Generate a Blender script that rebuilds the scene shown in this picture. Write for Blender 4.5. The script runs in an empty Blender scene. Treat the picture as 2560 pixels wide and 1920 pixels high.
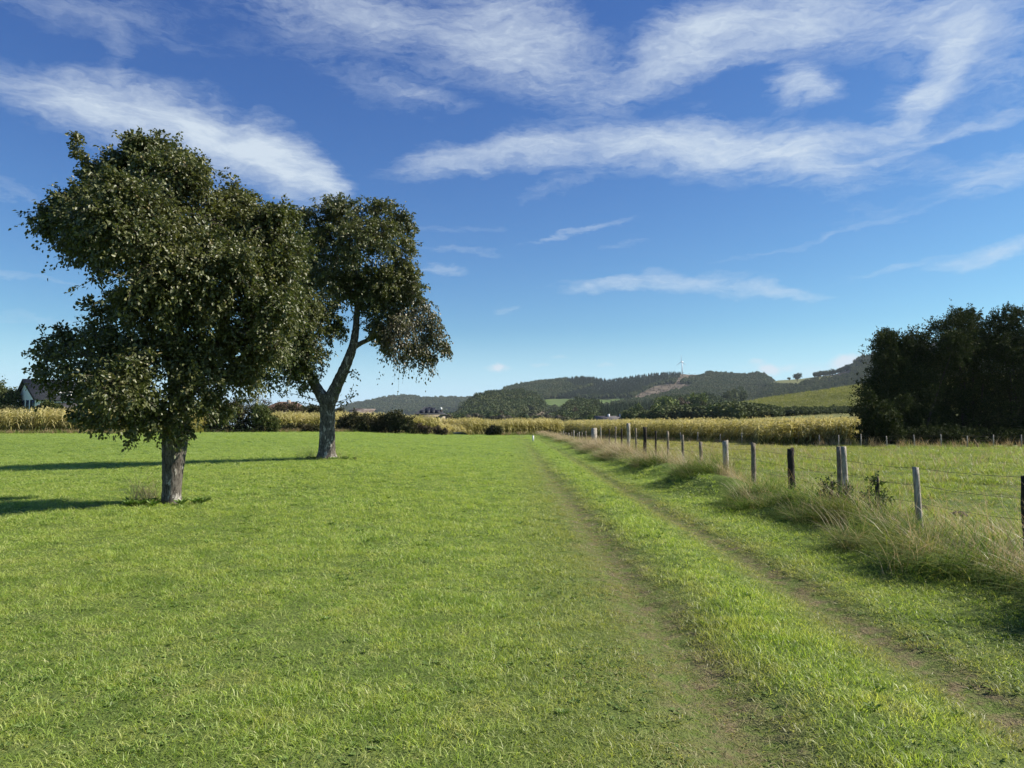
import bpy, math, random
import numpy as np
from mathutils import Vector, Euler

SC = bpy.context.scene
COL = SC.collection
rng = np.random.default_rng(7)
random.seed(7)
PI = math.pi

# ------------------------------------------------------------------ camera
EYE = 1.65
TH = math.atan(100.0 / 1920.0)
cam_d = bpy.data.cameras.new('camera')
cam = bpy.data.objects.new('camera', cam_d)
COL.objects.link(cam)
cam.location = (0, 0, EYE)
cam.rotation_euler = (PI / 2 + TH, 0, 0)
cam_d.sensor_width = 36.0
cam_d.lens = 27.0
cam_d.clip_start = 0.05
cam_d.clip_end = 30000
SC.camera = cam

# ------------------------------------------------------------------ exposure
SC.view_settings.view_transform = 'Standard'
SC.view_settings.look = 'None'
SC.view_settings.exposure = 0.82
SC.view_settings.gamma = 1.0
SC.view_settings.use_curve_mapping = False
SC.render.engine = 'CYCLES'
SC.cycles.max_bounces = 6
SC.cycles.diffuse_bounces = 3
SC.cycles.glossy_bounces = 2
SC.cycles.transmission_bounces = 4
SC.cycles.transparent_max_bounces = 6
SC.cycles.volume_bounces = 0

# ------------------------------------------------------------------ sun and sky
SUN_AZ = math.radians(84)      # to the right of the view direction (+Y)
SUN_EL = math.radians(38)
SKY_STRENGTH = 0.10
sd = bpy.data.lights.new('sun', 'SUN')
sd.energy = 5.0
sd.angle = math.radians(0.53)
sd.color = (1.0, 0.93, 0.82)
sun = bpy.data.objects.new('sun', sd)
COL.objects.link(sun)
sdir = Vector((math.sin(SUN_AZ) * math.cos(SUN_EL), math.cos(SUN_AZ) * math.cos(SUN_EL), math.sin(SUN_EL)))
sun.rotation_euler = (-sdir).to_track_quat('-Z', 'Y').to_euler()
sun.location = sdir * 50


def raydir(px, py):
    u = (px - 1280) / 1920.0
    v = (960 - py) / 1920.0
    return Vector((u, math.cos(TH) - v * math.sin(TH), math.sin(TH) + v * math.cos(TH)))


class NT:
    """tiny helper to write node trees"""
    def __init__(s, tree):
        s.t = tree
        s.n = tree.nodes
        s.l = tree.links

    def node(s, typ, **kw):
        nd = s.n.new(typ)
        for k, v in kw.items():
            setattr(nd, k, v)
        return nd

    def link(s, a, b):
        s.l.new(a, b)

    def put(s, sock, v):
        if hasattr(v, 'is_linked') or isinstance(v, bpy.types.NodeSocket):
            s.l.new(v, sock)
        else:
            sock.default_value = v

    def math(s, op, a, b=None, c=None, clamp=False):
        nd = s.n.new('ShaderNodeMath')
        nd.operation = op
        nd.use_clamp = clamp
        s.put(nd.inputs[0], a)
        if b is not None:
            s.put(nd.inputs[1], b)
        if c is not None:
            s.put(nd.inputs[2], c)
        return nd.outputs[0]

    def vmath(s, op, a, b=None):
        nd = s.n.new('ShaderNodeVectorMath')
        nd.operation = op
        s.put(nd.inputs[0], a)
        if b is not None:
            s.put(nd.inputs[1], b)
        return nd.outputs['Value'] if op in ('LENGTH', 'DOT_PRODUCT', 'DISTANCE') else nd.outputs['Vector']

    def mapr(s, v, a, b, c=0.0, d=1.0, interp='LINEAR'):
        nd = s.n.new('ShaderNodeMapRange')
        nd.interpolation_type = interp
        s.put(nd.inputs['Value'], v)
        for k, x in (('From Min', a), ('From Max', b), ('To Min', c), ('To Max', d)):
            nd.inputs[k].default_value = x
        return nd.outputs['Result']

    def mix(s, f, a, b, blend='MIX'):
        nd = s.n.new('ShaderNodeMix')
        nd.data_type = 'RGBA'
        nd.blend_type = blend
        s.put(nd.inputs['Factor'], f)
        for k, v in ((6, a), (7, b)):
            if isinstance(v, tuple):
                v = (*v[:3], 1.0)
            s.put(nd.inputs[k], v)
        return nd.outputs[2]

    def noise(s, vec, scale, detail=4.0, rough=0.55, dist=0.0, out='Fac'):
        nd = s.n.new('ShaderNodeTexNoise')
        if vec is not None:
            s.link(vec, nd.inputs['Vector'])
        nd.inputs['Scale'].default_value = scale
        nd.inputs['Detail'].default_value = detail
        nd.inputs['Roughness'].default_value = rough
        nd.inputs['Distortion'].default_value = dist
        return nd.outputs[out]

    def mapping(s, vec, loc=(0, 0, 0), rot=(0, 0, 0), scale=(1, 1, 1), typ='POINT'):
        nd = s.n.new('ShaderNodeMapping')
        nd.vector_type = typ
        s.link(vec, nd.inputs['Vector'])
        nd.inputs['Location'].default_value = loc
        nd.inputs['Rotation'].default_value = rot
        nd.inputs['Scale'].default_value = scale
        return nd.outputs[0]


world = bpy.data.worlds.new('World')
SC.world = world
world.use_nodes = True
W = NT(world.node_tree)
W.n.clear()
wout = W.node('ShaderNodeOutputWorld')
bg = W.node('ShaderNodeBackground')
bg.inputs['Strength'].default_value = SKY_STRENGTH
W.link(bg.outputs[0], wout.inputs[0])
sky = W.node('ShaderNodeTexSky')
sky.sky_type = 'NISHITA'
sky.sun_disc = False
sky.sun_elevation = SUN_EL
sky.sun_rotation = SUN_AZ
sky.altitude = 300
sky.air_density = 1.0
sky.dust_density = 0.12
sky.ozone_density = 2.2
tc = W.node('ShaderNodeTexCoord')
sep = W.node('ShaderNodeSeparateXYZ')
W.link(tc.outputs['Generated'], sep.inputs[0])
az = W.math('ARCTAN2', sep.outputs[0], sep.outputs[1])
el = W.math('ARCSINE', sep.outputs[2])
comb = W.node('ShaderNodeCombineXYZ')
W.link(az, comb.inputs[0])
W.link(el, comb.inputs[1])
ae = comb.outputs[0]
# domain warp so that the streaks fray
wn = W.noise(W.mapping(ae, scale=(3.0, 7.0, 1)), 1.6, 5, 0.6, out='Color')
warp = W.vmath('MULTIPLY', W.vmath('SUBTRACT', wn, (0.5, 0.5, 0.5)), (0.10, 0.07, 0.0))
ae1 = W.vmath('ADD', ae, warp)
wn2 = W.noise(W.mapping(ae, scale=(6, 16, 1)), 3.0, 6, 0.65, out='Color')
warp2 = W.vmath('MULTIPLY', W.vmath('SUBTRACT', wn2, (0.5, 0.5, 0.5)), (0.05, 0.025, 0.0))
ae2 = W.vmath('ADD', ae1, warp2)
STREAKS = [
    # px, py, half length, half width, angle, amount
    (100, 240, 240, 62, -8, .62), (370, 285, 250, 66, -12, .74), (600, 345, 210, 76, -18, .80),
    (745, 410, 140, 74, -32, .80), (835, 475, 80, 46, -50, .45), (330, 350, 380, 90, -12, .20),
    (300, 40, 460, 70, 0, .20), (290, 130, 40, 70, 0, .20), (120, 10, 300, 50, 0, .12),
    (740, 15, 420, 60, -6, .46), (1080, 50, 380, 95, -10, .62), (1330, 100, 240, 120, -25, .60),
    (1200, 190, 330, 70, 0, .26), (900, 200, 220, 50, -18, .26), (1080, 248, 110, 20, -10, .42),
    (1700, 125, 230, 60, 22, .60), (1900, 60, 330, 75, 8, .74), (2180, 60, 380, 80, -3, .60),
    (2390, 110, 190, 110, -20, .42), (2340, 180, 170, 46, 42, .58), (2280, 235, 100, 50, 0, .66),
    (2520, 120, 150, 170, 0, .30), (2010, 215, 84, 46, -12, .90), (1550, 240, 330, 50, 12, .18),
    (1130, 405, 200, 34, 6, .56), (1350, 385, 280, 48, 4, .56), (1620, 370, 320, 74, -2, .56),
    (1860, 365, 260, 74, -6, .62), (2040, 430, 150, 50, -32, .56), (2150, 335, 190, 36, 3, .54),
    (2360, 318, 240, 20, 12, .46), (2240, 425, 170, 44, -12, .34), (1400, 470, 120, 22, 14, .34),
    (1790, 300, 110, 40, -45, .20), (2500, 425, 130, 60, 12, .56), (2350, 500, 300, 30, 6, .20),
    (1430, 578, 150, 10, 16, .44), (1480, 712, 130, 18, 4, .46), (1720, 700, 220, 30, -2, .42),
    (1960, 720, 130, 16, -6, .46), (1860, 735, 100, 16, 0, .24), (2250, 665, 170, 12, 5, .28),
    (2490, 643, 150, 22, 8, .46), (1090, 692, 70, 16, -3, .44), (1150, 635, 120, 12, -5, .26),
    (2000, 600, 260, 10, 8, .22), (80, 700, 230, 14, -3, .24), (70, 805, 140, 12, 0, .22), (30, 472, 110, 14, 5, .32),
    (1560, 605, 80, 8, 0, .22), (1280, 770, 40, 7, 0, .28), (1140, 560, 160, 14, 0, .20),
]
PUFFS = [
    (1245, 921, 34, 9, 0, .36), (1245, 916, 16, 9, 0, .60), (1350, 912, 30, 6, 0, .22), (1398, 893, 24, 6, 0, .20),
    (1515, 911, 30, 5, 0, .22), (1895, 902, 20, 8, 0, .40), (1922, 925, 26, 13, -12, .95), (1968, 921, 20, 8, 0, .32),
    (2030, 928, 50, 30, 0, .17), (1900, 918, 80, 13, 0, .13), (2118, 903, 40, 18, 10, .85), (1300, 955, 40, 6, 0, .12),
    (2080, 930, 90, 20, 0, .12),
]


def blob_mask(W, vec, items, acc=None):
    for (px, py, hl, hw, ang, amt) in items:
        d = raydir(px, py).normalized()
        a0 = math.atan2(d.x, d.y)
        e0 = math.asin(d.z)
        k = 1.0 / 1920.0 * math.cos(math.atan((px - 1280) / 1920.0))
        m = W.mapping(vec, loc=(a0, e0, 0), rot=(0, 0, math.radians(ang)), scale=(hl * k * 1.12, hw * k * 1.12, 1), typ='TEXTURE')
        r = W.vmath('LENGTH', m)
        f = W.mapr(r, 1.45, 0.0, 0.0, amt, 'SMOOTHERSTEP')
        acc = f if acc is None else W.math('ADD', acc, f)
    return acc


streak = blob_mask(W, ae2, [(a, b, c, d, e, f * (0.84 if b < 260 and a > 500 and a != 2010 else 1.0) * (1.3 if b > 550 else 1.0)) for (a, b, c, d, e, f) in STREAKS])
# fibrous structure of the cirrus
fib = W.noise(W.mapping(ae1, rot=(0, 0, math.radians(-8)), scale=(5.5, 20, 1)), 2.2, 8, 0.62, 0.4)
fib2 = W.noise(W.mapping(ae2, rot=(0, 0, math.radians(14)), scale=(9, 40, 1)), 2.6, 6, 0.6, 0.6)
lump = W.noise(ae1, 9.0, 4, 0.55)
fib3 = W.noise(W.mapping(ae2, rot=(0, 0, math.radians(24)), scale=(16, 70, 1)), 3.0, 5, 0.6, 0.3)
tex = W.math('ADD', W.math('MULTIPLY', fib, 0.46), W.math('ADD', W.math('MULTIPLY', fib2, 0.28), W.math('MULTIPLY', lump, 0.26)))
tex = W.math('ADD', W.math('MULTIPLY', tex, 0.76), W.math('MULTIPLY', fib3, 0.24))
wide = W.noise(W.mapping(ae2, scale=(2.2, 7, 1), loc=(3.1, 0.7, 0)), 2.0, 5, 0.6)
wide = W.mapr(wide, 0.50, 0.80, 0.0, 0.55, 'SMOOTHSTEP')
away = W.mapr(W.math('ABSOLUTE', az), 0.75, 1.2, 0.0, 1.0)
wide = W.math('MULTIPLY', wide, W.math('ADD', W.math('MULTIPLY', away, 0.9), 0.18))
hi = W.mapr(el, 0.06, 0.3, 0.0, 1.0)
wide = W.math('MULTIPLY', wide, hi)
dens = W.math('ADD', streak, wide)
# fibres: the noise eats into thin cloud and frays its edges
nz_ = W.math('MULTIPLY', W.math('SUBTRACT', tex, 0.53), 2.6)
amp = W.mapr(dens, 0.0, 0.45, 0.0, 1.0)
cl = W.math('ADD', dens, W.math('MULTIPLY', nz_, amp))
cl = W.mapr(cl, 0.10, 1.30, 0.0, 0.88)
puff_w = W.vmath('MULTIPLY', W.vmath('SUBTRACT', W.noise(ae, 70, 4, 0.6, out='Color'), (0.5, 0.5, 0.5)), (0.016, 0.010, 0))
puff = blob_mask(W, W.vmath('ADD', ae, puff_w), PUFFS)
puff = W.mapr(puff, 0.05, 0.70, 0.0, 0.92)
cl = W.math('MAXIMUM', cl, puff, clamp=True)
# a camera's deeper, more saturated rendering of the whole clear sky
ssep = W.node('ShaderNodeSeparateColor')
W.link(sky.outputs[0], ssep.inputs[0])
scmb = W.node('ShaderNodeCombineColor')
for i_, (g0, g1, ga) in enumerate(((.312, 1.25, 1.44), (.90, 2.09, 1.37), (2.56, 3.61, 0.97))):
    W.link(W.math('MULTIPLY', W.math('POWER', W.math('DIVIDE', ssep.outputs[i_], g1), ga), g0), scmb.inputs[i_])
hzn = W.mapr(W.math('ABSOLUTE', el), 0.13, 0.0, 0.0, 1.0, 'SMOOTHSTEP')
skyc = W.mix(W.math('MULTIPLY', hzn, 0.85), scmb.outputs[0], (3.3, 4.9, 6.3))
skycol = W.mix(cl, skyc, (4.05, 4.6, 5.1))
W.link(skycol, bg.inputs['Color'])

# ------------------------------------------------------------------ helpers


def smooth(a, b, x):
    t = np.clip((x - a) / (b - a), 0, 1)
    return t * t * (3 - 2 * t)


def P(px, py, Y):
    d = raydir(px, py)
    k = Y / d.y
    return Vector((d.x * k, Y, EYE + d.z * k))


def PA(px, py, Y):
    """vectorised P"""
    px = np.asarray(px, float)
    py = np.asarray(py, float)
    Y = np.asarray(Y, float)
    u = (px - 1280) / 1920.0
    v = (960 - py) / 1920.0
    dy = math.cos(TH) - v * math.sin(TH)
    dz = math.sin(TH) + v * math.cos(TH)
    k = Y / dy
    return np.stack([u * k, Y + 0 * k, EYE + dz * k], -1)


_perm = np.random.default_rng(3).random((256, 256))


def vnoise(x, y):
    x = np.asarray(x, float)
    y = np.asarray(y, float)
    xi = np.floor(x).astype(int)
    yi = np.floor(y).astype(int)
    fx = x - xi
    fy = y - yi
    fx = fx * fx * (3 - 2 * fx)
    fy = fy * fy * (3 - 2 * fy)
    a = _perm[xi & 255, yi & 255]
    b = _perm[(xi + 1) & 255, yi & 255]
    c = _perm[xi & 255, (yi + 1) & 255]
    d = _perm[(xi + 1) & 255, (yi + 1) & 255]
    return (a * (1 - fx) + b * fx) * (1 - fy) + (c * (1 - fx) + d * fx) * fy


def fbm(x, y, o=4):
    s = 0
    a = 0.5
    for i in range(o):
        s = s + a * vnoise(x * 2 ** i + 17 * i, y * 2 ** i + 31 * i)
        a *= 0.5
    return s / (1 - 0.5 ** o)


def H(x, y):
    x = np.asarray(x, float)
    y = np.asarray(y, float)
    A = 0.016 * np.clip(y, 0, 30) + 0.22 * smooth(30, 72, y)
    wx = (1 - x) / (7 + 0.25 * np.maximum(0, y - 25))
    z = A * smooth(0, 1, wx)
    z = z - (0.13 + 0.17 * smooth(20, 60, y)) * smooth(6.6, 9.5, x)
    z = z - 0.026 * np.clip(-x - 7.5, 0, 14) * smooth(4, 14, y) * smooth(52, 30, y)
    track = smooth(118, 108, y)
    z = z - 0.085 * track * (np.exp(-((x - 1.25) / 0.24) ** 2) + np.exp(-((x - 2.88) / 0.22) ** 2))
    z = z + 0.05 * track * np.exp(-((x - 2.06) / 0.4) ** 2)
    # verge bank with uneven hummocks
    vb = np.exp(-((x - 4.85) / 0.75) ** 2) * smooth(2, 5, y) * smooth(135, 125, y)
    z = z + vb * (0.08 + 0.36 * smooth(.3, .68, fbm(x * 0.7 + 5, y * 0.55, 2)) * smooth(70, 30, y) + .10 * smooth(30, 70, y))
    near = smooth(160, 120, y) * smooth(-80, -40, x) * smooth(90, 60, x)
    z = z + near * 0.05 * (fbm(x * 0.35, y * 0.35, 3) - 0.5)
    z = z + near * smooth(7, 10, x) * 0.17 * (fbm(x * 0.9 + 9, y * 0.9, 3) - 0.5)
    # sunken lane behind the field edge
    lane = smooth(109.5, 111.0, y) * smooth(116.0, 114.6, y) * smooth(-16, -12, x) * smooth(-0.5, -4, x)
    z = z - 1.15 * lane
    # the land falls away behind the maize
    z = z - 15.0 * smooth(190, 480, y) - 3.0 * smooth(100, 400, -y) * 0
    return z


MATS = {}


def mesh_np(name, V, F, mat=None, parent=None, smoothed=False, attrs=None, link=True, loc=None):
    """V (n,3); F (m,k) array or list of such arrays"""
    me = bpy.data.meshes.new(name)
    V = np.asarray(V, np.float32)
    if loc is not None:
        V = V - np.asarray(loc, np.float32)
    Fs = F if isinstance(F, list) else [F]
    Fs = [np.asarray(f, np.int32) for f in Fs if len(f)]
    me.vertices.add(len(V))
    me.vertices.foreach_set('co', V.ravel())
    nl = sum(f.size for f in Fs)
    npoly = sum(len(f) for f in Fs)
    me.loops.add(nl)
    me.loops.foreach_set('vertex_index', np.concatenate([f.ravel() for f in Fs]))
    me.polygons.add(npoly)
    tot = np.concatenate([np.full(len(f), f.shape[1]) for f in Fs])
    st = np.concatenate([[0], np.cumsum(tot)[:-1]])
    me.polygons.foreach_set('loop_start', st.astype(np.int32))
    me.polygons.foreach_set('loop_total', tot.astype(np.int32))
    if smoothed:
        me.polygons.foreach_set('use_smooth', np.ones(npoly, bool))
    for k, (typ, dom, data) in (attrs or {}).items():
        a = me.attributes.new(k, typ, dom)
        a.data.foreach_set('value' if typ in ('FLOAT', 'INT') else 'vector', np.asarray(data, np.float32 if typ != 'INT' else np.int32).ravel())
    me.update()
    if mat is not None:
        me.materials.append(mat)
    o = bpy.data.objects.new(name, me)
    if loc is not None:
        o.location = loc
    if link:
        COL.objects.link(o)
    if parent is not None:
        o.parent = parent
        if loc is None:
            pass
    return o


def tag(o, label=None, cat=None, group=None, kind=None):
    if label:
        o['label'] = label
    if cat:
        o['category'] = cat
    if group:
        o['group'] = group
    if kind:
        o['kind'] = kind
    return o


def empty(name, loc, rz=0.0):
    o = bpy.data.objects.new(name, None)
    COL.objects.link(o)
    o.location = loc
    o.rotation_euler = (0, 0, rz)
    return o


def copy_tree(o, parent=None):
    c = o.copy()
    COL.objects.link(c)
    c.parent = parent
    for ch in list(o.children):
        copy_tree(ch, c)
    return c


class MB:
    """collects shapes as one mesh"""
    def __init__(s):
        s.V = []
        s.Q = []
        s.T = []
        s.n = 0

    def add(s, V, Q=None, T=None):
        s.V.append(np.asarray(V, float).reshape(-1, 3))
        if Q is not None and len(Q):
            s.Q.append(np.asarray(Q, int) + s.n)
        if T is not None and len(T):
            s.T.append(np.asarray(T, int) + s.n)
        s.n += len(s.V[-1])

    def box(s, x0, x1, y0, y1, z0, z1):
        V = [(x, y, z) for z in (z0, z1) for y in (y0, y1) for x in (x0, x1)]
        s.add(V, [(0, 2, 3, 1), (4, 5, 7, 6), (0, 1, 5, 4), (2, 6, 7, 3), (0, 4, 6, 2), (1, 3, 7, 5)])
        return s

    def poly(s, pts):
        n = len(pts)
        if n == 4:
            s.add(pts, [(0, 1, 2, 3)])
        elif n == 3:
            s.add(pts, None, [(0, 1, 2)])
        else:
            s.add(pts, None, [(0, i, i + 1) for i in range(1, n - 1)])
        return s

    def slab(s, pts, thick):
        """quad or tri plate with thickness along its normal"""
        pts = [Vector(p) for p in pts]
        nrm = (pts[1] - pts[0]).cross(pts[2] - pts[0]).normalized() * thick
        n = len(pts)
        V = [tuple(p) for p in pts] + [tuple(p + nrm) for p in pts]
        if n == 4:
            s.add(V, [(3, 2, 1, 0), (4, 5, 6, 7)] + [(i, (i + 1) % 4, (i + 1) % 4 + 4, i + 4) for i in range(4)])
        else:
            s.add(V, [(i, (i + 1) % 3, (i + 1) % 3 + 3, i + 3) for i in range(3)], [(2, 1, 0), (3, 4, 5)])
        return s

    def tube(s, path, radii, k=8, noise=0.0, cap=True, seed=0, flute=0.0):
        path = np.asarray(path, float)
        n = len(path)
        radii = np.broadcast_to(np.asarray(radii, float), (n,))
        tan = np.gradient(path, axis=0)
        tan /= np.linalg.norm(tan, axis=1)[:, None] + 1e-9
        ref = np.array([0.0, 1.0, 0.0]) if abs(tan[0][1]) < 0.8 else np.array([1.0, 0, 0])
        V = []
        a = np.arange(k) / k * 2 * PI
        r2 = np.random.default_rng(seed)
        ph = r2.random(6) * 6.28
        for i in range(n):
            u = np.cross(tan[i], ref)
            u /= np.linalg.norm(u) + 1e-9
            w = np.cross(tan[i], u)
            rr = radii[i] * np.ones(k)
            if flute:
                rr = rr * (1 + flute * (0.6 * np.sin(3 * a + ph[0] + i * 0.05) + 0.5 * np.sin(5 * a + ph[1] - i * 0.07) + 0.35 * np.sin(9 * a + ph[2])))
            if noise:
                rr = rr * (1 + noise * (r2.random(k) - 0.5) * 2)
            V.append(path[i] + np.outer(np.cos(a) * rr, u) + np.outer(np.sin(a) * rr, w))
        V = np.concatenate(V)
        Q = []
        for i in range(n - 1):
            for j in range(k):
                j2 = (j + 1) % k
                Q.append((i * k + j, i * k + j2, (i + 1) * k + j2, (i + 1) * k + j))
        T = []
        if cap:
            V = np.concatenate([V, [path[0], path[-1]]])
            c0 = n * k
            for j in range(k):
                T.append((c0, (j + 1) % k, j))
                T.append((c0 + 1, (n - 1) * k + j, (n - 1) * k + (j + 1) % k))
        s.add(V, Q, T)
        return s

    def build(s, name, mat, parent=None, smoothed=False, loc=None, **kw):
        return mesh_np(name, np.concatenate(s.V), [np.concatenate(s.Q) if s.Q else np.zeros((0, 4), int), np.concatenate(s.T) if s.T else np.zeros((0, 3), int)], mat, parent, smoothed, loc=loc, **kw)


# ------------------------------------------------------------------ materials
def new_mat(name):
    m = bpy.data.materials.new(name)
    m.use_nodes = True
    t = NT(m.node_tree)
    t.n.clear()
    out = t.node('ShaderNodeOutputMaterial')
    return m, t, out


def pos_of(t):
    return t.node('ShaderNodeNewGeometry').outputs['Position']


def ramp(t, fac, stops):
    nd = t.node('ShaderNodeValToRGB')
    cr = nd.color_ramp
    while len(cr.elements) > 1:
        cr.elements.remove(cr.elements[0])
    cr.elements[0].position = stops[0][0]
    cr.elements[0].color = (*stops[0][1], 1)
    for p, c in stops[1:]:
        e = cr.elements.new(p)
        e.color = (*c, 1)
    t.link(fac, nd.inputs[0])
    return nd.outputs[0]


def leafy(name, stops, trans=0.3, tcol=None, rough=0.45, spec=0.4, patch=None, patch_scale=0.4, patch_rng=(0.42, 0.62), attr='rnd'):
    """foliage: per leaf colour from attribute rnd, patches from world position"""
    m, t, out = new_mat(name)
    at = t.node('ShaderNodeAttribute', attribute_name=attr)
    col = ramp(t, at.outputs['Fac'], stops)
    pos = pos_of(t)
    nz = t.noise(pos, patch_scale, 4, 0.6)
    if patch:
        f = t.mapr(nz, patch_rng[0], patch_rng[1], 0, patch[1])
        col = t.mix(f, col, patch[0])
    n2 = t.noise(pos, patch_scale * 4.3, 3, 0.6)
    v = t.mapr(n2, 0.3, 0.7, 0.80, 1.18)
    vv = t.node('ShaderNodeCombineXYZ')
    for i in range(3):
        t.link(v, vv.inputs[i])
    col = t.mix(1.0, col, vv.outputs[0], 'MULTIPLY')
    p = t.node('ShaderNodeBsdfPrincipled')
    t.link(col, p.inputs['Base Color'])
    p.inputs['Roughness'].default_value = rough
    p.inputs['Specular IOR Level'].default_value = spec
    tr = t.node('ShaderNodeBsdfTranslucent')
    tc_ = t.mix(1.0, col, tcol or (1.15, 1.25, 0.6), 'MULTIPLY')
    t.link(tc_, tr.inputs[0])
    mx = t.node('ShaderNodeMixShader')
    mx.inputs[0].default_value = trans
    t.link(p.outputs[0], mx.inputs[1])
    t.link(tr.outputs[0], mx.inputs[2])
    t.link(mx.outputs[0], out.inputs[0])
    return m


def simple(name, col, rough=0.8, col2=None, scale=2.0, bump=0.0, spec=0.3, stretch=(1, 1, 1), metal=0.0, lo=0.35, hi=0.65, bscale=None):
    m, t, out = new_mat(name)
    tcn = t.node('ShaderNodeTexCoord')
    vec = t.mapping(tcn.outputs['Object'], scale=stretch)
    nz = t.noise(vec, scale, 6, 0.65)
    p = t.node('ShaderNodeBsdfPrincipled')
    c = t.mix(t.mapr(nz, lo, hi), col, col2 or tuple(x * 0.75 for x in col))
    t.link(c, p.inputs['Base Color'])
    p.inputs['Roughness'].default_value = rough
    p.inputs['Specular IOR Level'].default_value = spec
    p.inputs['Metallic'].default_value = metal
    if bump:
        b = t.node('ShaderNodeBump')
        b.inputs['Strength'].default_value = bump
        b.inputs['Distance'].default_value = 0.03
        t.link(t.noise(vec, bscale or scale * 2, 6, 0.7), b.inputs['Height'])
        t.link(b.outputs[0], p.inputs['Normal'])
    t.link(p.outputs[0], out.inputs[0])
    return m


def rut_mask(t, pos, wide=1.0):
    """worn wheel tracks: function of where the ground is"""
    sp = t.node('ShaderNodeSeparateXYZ')
    t.link(pos, sp.inputs[0])
    nz = t.noise(pos, 1.1, 4, 0.65)
    x = t.math('ADD', sp.outputs[0], t.mapr(nz, 0.2, 0.8, -0.22, 0.22))
    a = t.mapr(t.math('ABSOLUTE', t.math('SUBTRACT', x, 1.22)), 0.10 * wide, 0.50 * wide, 1, 0)
    b = t.mapr(t.math('ABSOLUTE', t.math('SUBTRACT', x, 2.88)), 0.10 * wide, 0.36 * wide, 1, 0)
    r = t.math('MAXIMUM', a, b)
    fade = t.mapr(sp.outputs[1], 14, 75, 1.0, 0.35)
    end = t.mapr(sp.outputs[1], 100, 116, 1, 0)
    return t.math('MULTIPLY', t.math('MULTIPLY', r, fade), end), sp


# meadow colours
G_DARK = (0.050, 0.095, 0.016)
G_MID = (0.100, 0.170, 0.030)
G_LITE = (0.170, 0.240, 0.055)
G_DRY = (0.30, 0.25, 0.11)
SOIL = (0.125, 0.088, 0.055)


def ground_material():
    m, t, out = new_mat('ground_grass')
    pos = pos_of(t)
    rm, sp = rut_mask(t, pos, 1.0)
    n1 = t.noise(pos, 0.22, 5, 0.6)
    n2 = t.noise(pos, 5.0, 5, 0.7)
    n3 = t.noise(pos, 42.0, 3, 0.7)
    col = t.mix(t.mapr(n1, 0.35, 0.65), (0.130, 0.195, 0.032), (0.175, 0.245, 0.050))
    col = t.mix(t.mapr(n2, 0.30, 0.70), col, (0.080, 0.140, 0.024))
    col = t.mix(t.mapr(n3, 0.62, 0.78, 0, 0.35), col, (0.22, 0.21, 0.08))
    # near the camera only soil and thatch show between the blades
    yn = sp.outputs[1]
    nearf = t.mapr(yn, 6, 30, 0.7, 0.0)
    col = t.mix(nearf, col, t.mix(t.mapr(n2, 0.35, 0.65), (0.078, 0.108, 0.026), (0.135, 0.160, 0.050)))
    # beyond the fence: pasture, drier band in the distance
    past = t.mapr(sp.outputs[0], 6.5, 8.5)
    pcol = t.mix(t.mapr(n1, 0.40, 0.62), (0.12, 0.165, 0.045), (0.175, 0.185, 0.070))
    pcol = t.mix(t.mapr(n2, 0.35, 0.7), pcol, (0.080, 0.120, 0.030))
    dry = t.math('MULTIPLY', t.mapr(yn, 30, 62), t.mapr(t.math('DIVIDE', sp.outputs[0], yn), 0.52, 0.30))
    pcol = t.mix(t.math('MULTIPLY', dry, 0.75), pcol, (0.27, 0.25, 0.12))
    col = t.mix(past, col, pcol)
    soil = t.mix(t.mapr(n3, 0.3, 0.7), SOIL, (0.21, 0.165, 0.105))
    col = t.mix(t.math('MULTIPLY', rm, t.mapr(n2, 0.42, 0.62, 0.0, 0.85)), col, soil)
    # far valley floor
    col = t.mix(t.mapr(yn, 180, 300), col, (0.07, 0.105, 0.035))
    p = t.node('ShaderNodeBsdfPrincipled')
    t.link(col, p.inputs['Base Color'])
    p.inputs['Roughness'].default_value = 0.95
    p.inputs['Specular IOR Level'].default_value = 0.1
    b = t.node('ShaderNodeBump')
    b.inputs['Strength'].default_value = 0.9
    b.inputs['Distance'].default_value = 0.06
    t.link(t.math('ADD', n2, t.math('MULTIPLY', n3, 0.5)), b.inputs['Height'])
    t.link(b.outputs[0], p.inputs['Normal'])
    t.link(p.outputs[0], out.inputs[0])
    return m


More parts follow.
